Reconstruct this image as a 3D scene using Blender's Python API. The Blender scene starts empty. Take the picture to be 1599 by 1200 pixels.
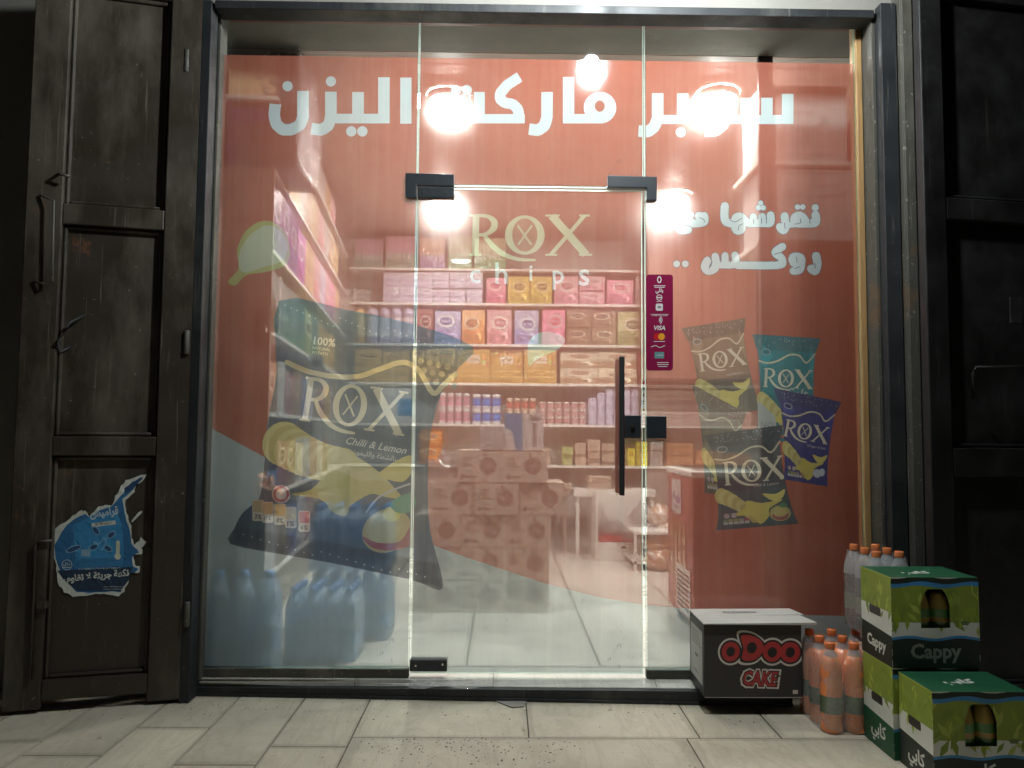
import bpy, bmesh, math, random
import numpy as np
from math import sin, cos, pi, radians, tau
from mathutils import Vector, Matrix
from mathutils.geometry import delaunay_2d_cdt
random.seed(7)
sc = bpy.context.scene
COL = sc.collection

# ------------------------------------------------------------------ camera
F_PX, W_PX, H_PX = 1200.0, 1599.0, 1200.0          # focal length in photo pixels
CAM = Vector((0.0, -3.33, 1.107))
YAW, PITCH, ROLL = radians(0.72), radians(3.58), 0.008
fw = Vector((sin(YAW)*cos(PITCH), cos(YAW)*cos(PITCH), sin(PITCH)))
rt0 = Vector((cos(YAW), -sin(YAW), 0.0)); up0 = rt0.cross(fw)
rt = rt0*cos(ROLL) + up0*sin(ROLL); up = up0*cos(ROLL) - rt0*sin(ROLL)
cam_data = bpy.data.cameras.new('camera'); cam = bpy.data.objects.new('camera', cam_data); COL.objects.link(cam)
cam_data.sensor_width = 36.0; cam_data.lens = F_PX/W_PX*36.0; cam_data.clip_start = 0.05; cam_data.clip_end = 300
m = Matrix((rt, up, -fw)).transposed().to_4x4(); m.translation = CAM; cam.matrix_world = m
sc.camera = cam

# ------------------------------------------------------------------ night sky, faint added fill, exposure
w = bpy.data.worlds.new('World'); sc.world = w; w.use_nodes = True
nt = w.node_tree; bg = nt.nodes['Background']
sky = nt.nodes.new('ShaderNodeTexSky'); sky.sky_type = 'NISHITA'; sky.sun_disc = False
sky.sun_elevation = radians(18); sky.sun_rotation = radians(200)
nt.links.new(sky.outputs[0], bg.inputs[0]); bg.inputs[1].default_value = 0.0010
sun_d = bpy.data.lights.new('ambient_fill', 'SUN'); sun_d.energy = 0.012; sun_d.angle = radians(0.5); sun_d.color = (1, .95, .88)  # added sun lamp, stands in for the ambient light of the street
sun = bpy.data.objects.new('ambient_fill', sun_d); COL.objects.link(sun); sun.rotation_euler = (radians(62), 0, radians(-20))
sc.view_settings.view_transform = 'Standard'; sc.view_settings.look = 'None'
sc.view_settings.exposure = 0.0; sc.view_settings.gamma = 1.0; sc.view_settings.use_curve_mapping = False
sc.render.engine = 'CYCLES'
cy = sc.cycles; cy.use_denoising = True; cy.max_bounces = 8; cy.diffuse_bounces = 3; cy.glossy_bounces = 3
cy.transmission_bounces = 6; cy.transparent_max_bounces = 24; cy.caustics_reflective = False; cy.caustics_refractive = True
cy.sample_clamp_indirect = 12.0; cy.use_adaptive_sampling = True; cy.adaptive_threshold = 0.015
LAMP_IN, LAMP_OUT = 640.0, 1360.0                    # radiance of the ceiling lamps and of the bulb over the door

# ------------------------------------------------------------------ pixel -> place helpers
def ray(px, py):
    return fw*F_PX + rt*(px-W_PX/2) - up*(py-H_PX/2)
def at(px, py, Y=0.0):
    d = ray(px, py); return CAM + d*((Y-CAM.y)/d.y)
def at_z(px, py, Z=0.0):
    d = ray(px, py); return CAM + d*((Z-CAM.z)/d.z)
def lin(c):
    def g(v):
        v /= 255.0
        return v/12.92 if v <= .04045 else ((v+.055)/1.055)**2.4
    return tuple(g(v) for v in c)

# ------------------------------------------------------------------ materials
MATS = {}
class NB:
    def __init__(s, name):
        s.m = bpy.data.materials.new(name); s.m.use_nodes = True; s.t = s.m.node_tree; s.t.nodes.clear()
        s.out = s.n('OutputMaterial'); MATS[name] = s.m
    def n(s, typ, **kw):
        x = s.t.nodes.new('ShaderNode'+typ)
        for k, v in kw.items(): setattr(x, k, v)
        return x
    def l(s, a, b): s.t.links.new(a, b)
    def set(s, node, key, v):
        if hasattr(v, 'is_output'): s.l(v, node.inputs[key])
        else: node.inputs[key].default_value = (*v, 1) if isinstance(v, tuple) and len(v) == 3 else v
    def noise(s, scale, detail=3, rough=.55, coord='Object', stretch=None, dist=0):
        tc = s.n('TexCoord'); v = tc.outputs[coord]
        if stretch:
            mp = s.n('Mapping'); mp.inputs['Scale'].default_value = stretch; s.l(v, mp.inputs[0]); v = mp.outputs[0]
        x = s.n('TexNoise'); x.inputs['Scale'].default_value = scale; x.inputs['Detail'].default_value = detail
        x.inputs['Roughness'].default_value = rough; x.inputs['Distortion'].default_value = dist
        s.l(v, x.inputs['Vector']); return x.outputs['Fac']
    def ramp(s, f, stops):
        r = s.n('ValToRGB'); e = r.color_ramp.elements
        while len(e) < len(stops): e.new(.5)
        for i, (p, c) in enumerate(stops):
            e[i].position = p; e[i].color = (*c, 1) if not isinstance(c, (int, float)) else (c, c, c, 1)
        s.l(f, r.inputs[0]); return r.outputs[0]
    def mix(s, a, b, f, mode='MIX'):
        x = s.n('MixRGB', blend_type=mode); s.set(x, 0, f); s.set(x, 1, a); s.set(x, 2, b); return x.outputs[0]
    def bsdf(s, base, rough=.5, **kw):
        b = s.n('BsdfPrincipled'); s.set(b, 'Base Color', base); s.set(b, 'Roughness', rough)
        for k, v in kw.items(): s.set(b, k.replace('_', ' '), v)
        return b
    def bump(s, b, h, strength=.3, dist=.01):
        x = s.n('Bump'); x.inputs['Strength'].default_value = strength; x.inputs['Distance'].default_value = dist
        s.l(h, x.inputs['Height']); s.l(x.outputs[0], b.inputs['Normal'])
    def schlick(s, normal=None, f0=.04, k=.96):
        lw = s.n('LayerWeight'); lw.inputs[0].default_value = .5
        if normal is not None: s.l(normal, lw.inputs['Normal'])
        p = s.n('Math', operation='POWER'); s.l(lw.outputs['Facing'], p.inputs[0]); p.inputs[1].default_value = 5
        m_ = s.n('Math', operation='MULTIPLY_ADD'); s.l(p.outputs[0], m_.inputs[0]); m_.inputs[1].default_value = k; m_.inputs[2].default_value = f0
        return m_.outputs[0]
    def fin(s, shader): s.l(shader, s.out.inputs[0]); return s.m

def simple(name, col, rough=.5, var=.15, scale=6, bump=0, **kw):
    b = NB(name); f = b.noise(scale, 4)
    c = b.mix(tuple(x*(1-var) for x in col), tuple(min(1, x*(1+var)) for x in col), f)
    s = b.bsdf(c, rough, **kw)
    if bump: b.bump(s, b.noise(scale*12, 3), bump, .004)
    return b.fin(s.outputs[0])

def attr_mat(name, rough, bump=0, bscale=20, coat=0, var=.12, **kw):
    b = NB(name); a = b.n('Attribute', attribute_name='Col')
    f = b.noise(9, 4); c = b.mix(a.outputs['Color'], b.ramp(f, [(.25, 1-var), (.75, 1+var*.4)]), 1, 'MULTIPLY')
    s = b.bsdf(c, rough, Coat_Weight=coat, **kw)
    if bump: b.bump(s, b.noise(bscale, 3, dist=.6), bump, .02)
    return b.fin(s.outputs[0])
attr_mat('print_card', .5); attr_mat('print_gloss', .22, coat=.3); attr_mat('print_foil', .28, .55, 16, .4)
attr_mat('paper', .75, .15, 60)

def worn(name, base, dust_or_bloom, rust, dust_lo, rust_lo, rough=.5, fleck=.70):
    b = NB(name)
    d = b.ramp(b.noise(3.2, 6, .65, stretch=(1, 1, .35)), [(dust_lo, 0.0), (min(.98, dust_lo+.28), .75)])
    c = b.mix(base, dust_or_bloom, d)
    sp = b.ramp(b.noise(55, 3, .6), [(fleck, 0.0), (fleck+.04, 1.0)]); c = b.mix(c, tuple(min(1, x*1.6) for x in dust_or_bloom), b.mix((0, 0, 0), sp, .6))
    pit = b.ramp(b.noise(24, 5, .7, stretch=(1, 1, .5)), [(.60+(fleck-.6)*.8, 0.0), (.64+(fleck-.6)*.8, .85)]); c = b.mix(c, tuple(x*.25 for x in base), pit)
    r = b.ramp(b.noise(1.7, 6, .7), [(rust_lo, 0.0), (rust_lo+.06, .8)]); c = b.mix(c, rust, r)
    sc_ = b.ramp(b.noise(16, 4, .65, stretch=(4, 4, .12)), [(.62, 0.0), (.70, .55)]); c = b.mix(c, dust_or_bloom, sc_)
    s = b.bsdf(c, b.ramp(b.noise(7, 4), [(.3, rough-.12), (.7, rough+.2)])); b.bump(s, b.noise(40, 4), .12, .004)
    return b.fin(s.outputs[0])
worn('brown_steel', (.034, .026, .018), (.17, .15, .115), (.19, .075, .03), .50, .63, .42)
worn('black_steel', (.006, .0055, .005), (.03, .028, .024), (.03, .018, .012), .60, .74, .5)
worn('hinge_steel', (.052, .049, .038), (.20, .185, .145), (.10, .06, .03), .50, .60, .6, .655)
worn('track_steel', (.014, .016, .017), (.12, .12, .10), (.05, .035, .02), .56, .68, .5)
simple('fitting', (.02, .024, .028), .38, .4, 30, .1); simple('chrome', (.62, .62, .6), .25, .1, 20, Metallic=1.0)
simple('rubber', (.012, .012, .012), .6)
simple('wall_paint', (.62, .60, .55), .7, .08, 2); simple('shelf_white', (.70, .68, .63), .4, .05, 5)
simple('carcass', (.30, .25, .21), .5, .15, 4)
simple('freezer_skin', (.30, .07, .06), .3, .15, 3)
simple('plaster', (.20, .19, .165), .85, .35, 2.5, .5); simple('grout', (.07, .065, .055), .9, .3, 8)
simple('asphalt', (.045, .044, .042), .9, .3, 5, .5)

def tile_mat(name, a, b_, vein, speck, rough):
    b = NB(name); oi = b.n('ObjectInfo')
    add = b.n('VectorMath', operation='ADD'); tc = b.n('TexCoord'); mul = b.n('VectorMath', operation='SCALE')
    cmb = b.n('CombineXYZ'); b.l(oi.outputs['Random'], cmb.inputs[0]); b.l(oi.outputs['Random'], cmb.inputs[1])
    b.l(cmb.outputs[0], mul.inputs[0]); mul.inputs['Scale'].default_value = 40
    b.l(tc.outputs['Object'], add.inputs[0]); b.l(mul.outputs[0], add.inputs[1])
    def nz(scale, detail, dist, st=None, rgh=.55):
        x = b.n('TexNoise'); x.inputs['Scale'].default_value = scale; x.inputs['Detail'].default_value = detail
        x.inputs['Distortion'].default_value = dist; x.inputs['Roughness'].default_value = rgh; v = add.outputs[0]
        if st:
            mp = b.n('Mapping'); mp.inputs['Scale'].default_value = st; mp.inputs['Rotation'].default_value = (0, 0, .5); b.l(v, mp.inputs[0]); v = mp.outputs[0]
        b.l(v, x.inputs['Vector']); return x.outputs['Fac']
    c = b.mix(a, b_, nz(2.5, 5, .6))
    v = b.ramp(nz(2.2, 5, 1.6, (3.0, .7, 1)), [(.44, 0.0), (.5, .22), (.56, 0.0)]); c = b.mix(c, vein, v)
    d = b.ramp(nz(1.6, 6, .3, None, .7), [(.45, 0.0), (.75, .6)]); c = b.mix(c, tuple(x*.45 for x in a), d)
    s = b.ramp(nz(38, 4, .4, (1, .5, 1), .6), [(.64, 0.0), (.70, .8)]); msk = b.ramp(nz(2.0, 3, 0), [(.48, 0.0), (.62, 1.0)])
    sm = b.mix((0, 0, 0), s, msk); c = b.mix(c, speck, sm)
    gr_ = b.ramp(nz(120, 2, 0, None, .6), [(.66, 0.0), (.70, .7)]); c = b.mix(c, speck, gr_)
    ge = b.n('SeparateXYZ'); b.l(tc.outputs['Generated'], ge.inputs[0]); em = None
    for k in (0, 1):
        for flip in (0, 1):
            v_ = ge.outputs[k]
            if flip: mm = b.n('Math', operation='SUBTRACT'); mm.inputs[0].default_value = 1; b.l(v_, mm.inputs[1]); v_ = mm.outputs[0]
            if em is None: em = v_
            else: mm = b.n('Math', operation='MINIMUM'); b.l(em, mm.inputs[0]); b.l(v_, mm.inputs[1]); em = mm.outputs[0]
    ea = b.n('Math', operation='MULTIPLY_ADD'); b.l(nz(9, 5, .4, None, .7), ea.inputs[0]); ea.inputs[1].default_value = -.055; b.l(em, ea.inputs[2])
    c = b.mix(c, speck, b.ramp(ea.outputs[0], [(.0, .22), (.010, 0.0)]))
    br = b.n('MapRange'); b.l(oi.outputs['Random'], br.inputs[0]); br.inputs[3].default_value = .86; br.inputs[4].default_value = 1.08
    c = b.mix(c, br.outputs[0], 1, 'MULTIPLY')
    sh = b.bsdf(c, b.ramp(nz(5, 4, 0), [(.3, rough-.08), (.7, rough+.15)])); b.bump(sh, nz(20, 4, .2), .12, .003)
    return b.fin(sh.outputs[0])
tile_mat('pavement_tile', (.60, .54, .42), (.47, .42, .32), (.27, .21, .13), (.10, .08, .05), .5)
tile_mat('sill_marble', (.52, .51, .45), (.42, .41, .36), (.22, .2, .16), (.1, .09, .07), .4)
tile_mat('shop_tile', (.66, .63, .56), (.58, .55, .49), (.42, .38, .32), (.25, .22, .18), .25)

def wood(name, a, b_, st, rough=.5):
    b = NB(name); f = b.noise(4, 6, .6, stretch=st, dist=1.2)
    c = b.mix(a, b_, b.ramp(f, [(.35, 0.0), (.65, 1.0)])); s = b.bsdf(c, rough); b.bump(s, f, .15, .004)
    return b.fin(s.outputs[0])
wood('pine', (.36, .22, .09), (.24, .13, .05), (14, 14, .7)); wood('ceiling_board', (.48, .40, .36), (.31, .25, .22), (.7, 16, 16), .45)
wood('carton', (.40, .33, .25), (.36, .29, .215), (2, 2, 6), .7)
wood('brown_board', (.19, .085, .06), (.15, .065, .045), (1, 14, 14), .5)

def glass_mat():
    b = NB('pane_glass'); tr = b.n('BsdfTransparent'); tr.inputs[0].default_value = (.95, .985, .97, 1)
    gl = b.n('BsdfGlossy'); gl.inputs['Roughness'].default_value = .02; gl.inputs[0].default_value = (.9, .95, 1, 1)
    mx = b.n('MixShader')
    b.l(b.schlick(), mx.inputs[0]); b.l(tr.outputs[0], mx.inputs[1]); b.l(gl.outputs[0], mx.inputs[2]); b.fin(mx.outputs[0])
    b = NB('glass_edge'); a = b.n('BsdfTranslucent'); a.inputs[0].default_value = (.85, .95, .92, 1)
    t = b.n('BsdfTransparent'); t.inputs[0].default_value = (.8, .95, .9, 1); mx = b.n('MixShader'); mx.inputs[0].default_value = .45
    b.l(t.outputs[0], mx.inputs[1]); b.l(a.outputs[0], mx.inputs[2]); b.fin(mx.outputs[0])
glass_mat()
def film_mat():
    # printed see-through window film: ink scatters part of the light, the rest passes, added haze lobes imitate bloom and veil round the lamps
    b = NB('window_film'); a = b.n('Attribute', attribute_name='Col')
    col = b.mix(a.outputs['Color'], b.ramp(b.noise(2.5, 5, .6), [(.3, .90), (.7, 1.06)]), 1, 'MULTIPLY')
    tint = b.mix((1, 1, 1), col, .23); tint = b.mix(tint, (.92, .92, .92), 1, 'MULTIPLY')
    tr = b.n('BsdfTransparent'); b.l(tint, tr.inputs[0])
    df = b.n('BsdfDiffuse'); b.l(col, df.inputs[0]); tl = b.n('BsdfTranslucent'); b.l(col, tl.inputs[0])
    ink = b.n('MixShader'); ink.inputs[0].default_value = .24; b.l(df.outputs[0], ink.inputs[1]); b.l(tl.outputs[0], ink.inputs[2])
    m1 = b.n('MixShader'); b.l(a.outputs['Alpha'], m1.inputs[0]); b.l(tr.outputs[0], m1.inputs[1]); b.l(ink.outputs[0], m1.inputs[2])
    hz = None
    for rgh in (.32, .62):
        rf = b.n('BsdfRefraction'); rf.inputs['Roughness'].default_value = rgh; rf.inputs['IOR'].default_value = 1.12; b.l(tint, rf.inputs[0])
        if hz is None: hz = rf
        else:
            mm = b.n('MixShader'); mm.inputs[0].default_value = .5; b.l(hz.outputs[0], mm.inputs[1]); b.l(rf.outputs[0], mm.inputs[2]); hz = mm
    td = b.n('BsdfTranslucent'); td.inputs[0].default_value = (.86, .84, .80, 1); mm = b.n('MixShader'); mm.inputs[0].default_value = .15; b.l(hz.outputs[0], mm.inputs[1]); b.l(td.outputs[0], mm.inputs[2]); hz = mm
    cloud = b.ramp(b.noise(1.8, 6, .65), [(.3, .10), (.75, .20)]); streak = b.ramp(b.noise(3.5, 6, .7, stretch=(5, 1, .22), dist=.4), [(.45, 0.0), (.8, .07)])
    dust_or_bloom = b.n('Math', operation='ADD'); b.l(cloud, dust_or_bloom.inputs[0]); b.l(streak, dust_or_bloom.inputs[1]); dust_or_bloom = dust_or_bloom.outputs[0]  # cloud is the imitated lamp bloom, streak the smears on the film
    m2 = b.n('MixShader'); b.l(dust_or_bloom, m2.inputs[0]); b.l(m1.outputs[0], m2.inputs[1]); b.l(hz.outputs[0], m2.inputs[2])
    # splashed dirt specks, thickest near the ground
    tc = b.n('TexCoord'); sx = b.n('SeparateXYZ'); b.l(tc.outputs['Object'], sx.inputs[0])
    low = b.n('MapRange'); b.l(sx.outputs[2], low.inputs[0]); low.inputs[1].default_value = .05; low.inputs[2].default_value = .42; low.inputs[3].default_value = 1.0; low.inputs[4].default_value = .0
    pt = b.ramp(b.noise(2.2, 4, .6), [(.47, 0.0), (.62, 1.0)]); sp = b.ramp(b.noise(75, 3, .7, stretch=(1, 1, .6)), [(.60, 0.0), (.66, .75)])
    q1 = b.n('Math', operation='MULTIPLY'); b.l(low.outputs[0], q1.inputs[0]); b.l(pt, q1.inputs[1]); q2 = b.n('Math', operation='MULTIPLY'); b.l(q1.outputs[0], q2.inputs[0]); b.l(sp, q2.inputs[1])
    dirt = b.n('BsdfDiffuse'); dirt.inputs[0].default_value = (.09, .085, .075, 1); md = b.n('MixShader'); b.l(q2.outputs[0], md.inputs[0]); b.l(m2.outputs[0], md.inputs[1]); b.l(dirt.outputs[0], md.inputs[2]); m2 = md
    gl = b.n('BsdfGlossy'); gl.inputs['Roughness'].default_value = .07
    bp = b.n('Bump'); bp.inputs['Strength'].default_value = .12; bp.inputs['Distance'].default_value = .01; b.l(b.noise(7, 3, .5), bp.inputs['Height']); b.l(bp.outputs[0], gl.inputs['Normal'])
    m3 = b.n('MixShader')
    b.l(b.schlick(), m3.inputs[0]); b.l(m2.outputs[0], m3.inputs[1]); b.l(gl.outputs[0], m3.inputs[2]); b.fin(m3.outputs[0])
film_mat()
def wrap_mat(name, clear, tint, rough, bscale):
    b = NB(name); tr = b.n('BsdfTransparent'); tr.inputs[0].default_value = (*tint, 1)
    gl = b.n('BsdfGlossy'); gl.inputs['Roughness'].default_value = rough; df = b.n('BsdfDiffuse'); df.inputs[0].default_value = (*tint, 1)
    bp = b.n('Bump'); bp.inputs['Strength'].default_value = .9; bp.inputs['Distance'].default_value = .03
    b.l(b.noise(bscale, 3, .5, dist=1.5), bp.inputs['Height']); b.l(bp.outputs[0], gl.inputs['Normal'])
    ad = b.n('MixShader'); b.l(b.schlick(bp.outputs[0], .11, .85), ad.inputs[0]); b.l(tr.outputs[0], ad.inputs[1]); b.l(gl.outputs[0], ad.inputs[2])
    mx = b.n('MixShader'); mx.inputs[0].default_value = clear; b.l(df.outputs[0], mx.inputs[1]); b.l(ad.outputs[0], mx.inputs[2]); b.fin(mx.outputs[0])
wrap_mat('shrink_wrap', .87, (.97, .97, .96), .09, 26); wrap_mat('pet_clear', .75, (.80, .83, .84), .08, 6)
wrap_mat('pet_water', .74, (.70, .84, .97), .08, 6); wrap_mat('water_wrap', .86, (.78, .87, .97), .15, 14); wrap_mat('clear_bag', .9, (.75, .72, .7), .15, 16)
wrap_mat('peach_bag', .35, (.85, .45, .30), .25, 12)
b = NB('juice'); s = b.bsdf((.85, .25, .07), .18, Coat_Weight=.5, Subsurface_Weight=.15, Subsurface_Radius=Vector((.02, .01, .004))); b.fin(s.outputs[0])
b = NB('cola'); s = b.bsdf((.02, .024, .026), .1, Coat_Weight=.5); b.fin(s.outputs[0])
def emit(name, col, st):
    b = NB(name); e = b.n('Emission'); e.inputs[0].default_value = (*col, 1); e.inputs[1].default_value = st; b.fin(e.outputs[0])
emit('lamp_in', (1, .985, .965), LAMP_IN); emit('lamp_out', (.90, .97, 1), LAMP_OUT)

# ------------------------------------------------------------------ mesh builder
class MB:
    def __init__(s): s.v = []; s.f = []; s.c = []
    def face(s, pts, col=(1, 1, 1)):
        i = len(s.v); s.v += [tuple(p) for p in pts]; s.f.append(tuple(range(i, i+len(pts)))); s.c.append(col)
    def raw(s, vs, fs, col=(1, 1, 1)):
        i = len(s.v); s.v += [tuple(p) for p in vs]
        for f in fs: s.f.append(tuple(i+k for k in f)); s.c.append(col)
    def hexa(s, p, col=(1, 1, 1)):          # p: 4 bottom (ccw from above), 4 top
        s.raw(p, [(3, 2, 1, 0), (4, 5, 6, 7), (0, 1, 5, 4), (1, 2, 6, 5), (2, 3, 7, 6), (3, 0, 4, 7)], col); return s
    def box(s, x0, x1, y0, y1, z0, z1, col=(1, 1, 1)):
        return s.hexa([(x0, y0, z0), (x1, y0, z0), (x1, y1, z0), (x0, y1, z0), (x0, y0, z1), (x1, y0, z1), (x1, y1, z1), (x0, y1, z1)], col)
    def lathe(s, prof, n=16, c=(0, 0, 0), col=(1, 1, 1), caps=True):
        vs = [(c[0]+r*cos(tau*k/n), c[1]+r*sin(tau*k/n), c[2]+z) for r, z in prof for k in range(n)]
        fs = [(j*n+k, j*n+(k+1) % n, (j+1)*n+(k+1) % n, (j+1)*n+k) for j in range(len(prof)-1) for k in range(n)]
        if caps: fs += [tuple(reversed(range(n))), tuple(range((len(prof)-1)*n, len(prof)*n))]
        s.raw(vs, fs, col); return s
    def tube(s, pts, r, n=8, col=(1, 1, 1)):
        pts = [Vector(p) for p in pts]; rings = []
        for i, p in enumerate(pts):
            d = (pts[min(i+1, len(pts)-1)]-pts[max(i-1, 0)]).normalized()
            a = d.cross(Vector((0, 0, 1)) if abs(d.z) < .9 else Vector((1, 0, 0))).normalized(); b2 = d.cross(a)
            rr = r[i] if isinstance(r, (list, tuple)) else r
            rings += [p+(a*cos(tau*k/n)+b2*sin(tau*k/n))*rr for k in range(n)]
        L = len(pts)
        fs = [(j*n+k, j*n+(k+1) % n, (j+1)*n+(k+1) % n, (j+1)*n+k) for j in range(L-1) for k in range(n)]
        fs += [tuple(reversed(range(n))), tuple(range((L-1)*n, L*n))]; s.raw(rings, fs, col); return s
    def prism(s, poly, y0, y1, col=(1, 1, 1)):      # polygon in x,z pushed along y
        n = len(poly); vs = [(x, y0, z) for x, z in poly]+[(x, y1, z) for x, z in poly]
        fs = [tuple(range(n)), tuple(reversed(range(n, 2*n)))]+[(k, k+n, (k+1) % n+n, (k+1) % n) for k in range(n)]
        s.raw(vs, fs, col); return s
    def mesh(s, name, mat, smooth=False):
        me = bpy.data.meshes.new(name); me.from_pydata(s.v, [], s.f)
        ca = me.color_attributes.new('Col', 'FLOAT_COLOR', 'CORNER'); data = []
        for f, c in zip(s.f, s.c): data += (list(c)+[1.0])[:4]*len(f)
        ca.data.foreach_set('color', data)
        if smooth: me.polygons.foreach_set('use_smooth', [True]*len(me.polygons))
        me.materials.append(MATS[mat]); me.update(); return me
    def build(s, name, mat, parent=None, smooth=False, bevel=0, seg=2):
        o = obj(name, s.mesh(name, mat, smooth), parent)
        if bevel:
            md = o.modifiers.new('bevel', 'BEVEL'); md.width = bevel; md.segments = seg; md.limit_method = 'ANGLE'; md.angle_limit = radians(40)
        return o
def obj(name, me, parent=None, loc=None, rz=0):
    o = bpy.data.objects.new(name, me); COL.objects.link(o)
    if parent: o.parent = parent
    if loc: o.location = loc
    if rz: o.rotation_euler.z = rz
    return o
def tag(o, label=None, cat=None, group=None, kind=None):
    if label: o['label'] = label
    if cat: o['category'] = cat
    if group: o['group'] = group
    if kind: o['kind'] = kind
    return o
def thing(name, label, cat, loc=(0, 0, 0), rz=0, group=None):
    o = bpy.data.objects.new(name, None); o.empty_display_size = .05; COL.objects.link(o); o.location = loc; o.rotation_euler.z = rz
    return tag(o, label, cat, group)
def copy_tree(o, parent=None):
    kids = list(o.children)
    c = o.copy(); COL.objects.link(c); c.parent = parent
    for k in kids: copy_tree(k, c)
    return c
ORD = ['first', 'second', 'third', 'fourth', 'fifth', 'sixth', 'seventh', 'eighth', 'ninth', 'tenth', 'eleventh', 'twelfth']

# ------------------------------------------------------------------ flat artwork: layered polygons cut into one sheet
FORMS = {}
for base, iso, n in [('ا', 0xFE8D, 2), ('ب', 0xFE8F, 4), ('ة', 0xFE93, 2), ('ت', 0xFE95, 4), ('ج', 0xFE9D, 4), ('ح', 0xFEA1, 4), ('د', 0xFEA9, 2), ('ر', 0xFEAD, 2),
                     ('ز', 0xFEAF, 2), ('س', 0xFEB1, 4), ('ش', 0xFEB5, 4), ('ط', 0xFEC1, 4), ('ع', 0xFEC9, 4), ('ف', 0xFED1, 4), ('ق', 0xFED5, 4), ('ك', 0xFED9, 4),
                     ('ل', 0xFEDD, 4), ('م', 0xFEE1, 4), ('ن', 0xFEE5, 4), ('ه', 0xFEE9, 4), ('و', 0xFEED, 2), ('ي', 0xFEF1, 4), ('ئ', 0xFE89, 4), ('ﻻ', 0xFEFB, 2)]:
    FORMS[base] = (iso, n)
def shape(s):
    s = s.replace('لا', 'ﻻ'); out = []
    for i, ch in enumerate(s):
        if ch not in FORMS: out.append(ch); continue
        iso, n = FORMS[ch]
        prev = i > 0 and s[i-1] in FORMS and FORMS[s[i-1]][1] == 4
        nxt = n == 4 and i+1 < len(s) and s[i+1] in FORMS
        out.append(chr(iso + (3 if prev and nxt else 2 if nxt else 1 if prev else 0)))
    return ''.join(reversed(out))
TXT = {}
def text_tris(s, bold=0.0):
    if (s, bold) in TXT: return TXT[(s, bold)]
    cu = bpy.data.curves.new('lettering', 'FONT'); cu.body = s; cu.size = 1; cu.resolution_u = 2; cu.offset = bold
    o = bpy.data.objects.new('lettering', cu); COL.objects.link(o)
    me = o.evaluated_get(bpy.context.evaluated_depsgraph_get()).to_mesh()
    vs = [(v.co.x, v.co.y) for v in me.vertices]; fs = [[vs[k] for k in p.vertices] for p in me.polygons]
    xs = [v[0] for v in vs]; ys = [v[1] for v in vs]; bb = (min(xs), max(xs), min(ys), max(ys))
    bpy.data.objects.remove(o); bpy.data.curves.remove(cu)
    TXT[(s, bold)] = (fs, bb); return TXT[(s, bold)]
def smooth_path(pts, n=5, closed=False):
    out = []; L = len(pts)
    rng = range(L if closed else L-1)
    for i in rng:
        g = (lambda k: pts[k % L]) if closed else (lambda k: pts[max(0, min(L-1, k))])
        p0, p1, p2, p3 = g(i-1), g(i), g(i+1), g(i+2)
        for k in range(n):
            t = k/n
            out.append(tuple(.5*(2*p1[a]+(p2[a]-p0[a])*t+(2*p0[a]-5*p1[a]+4*p2[a]-p3[a])*t*t+(3*p1[a]-p0[a]-3*p2[a]+p3[a])*t**3) for a in (0, 1)))
    if not closed: out.append(pts[-1])
    return out
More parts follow.
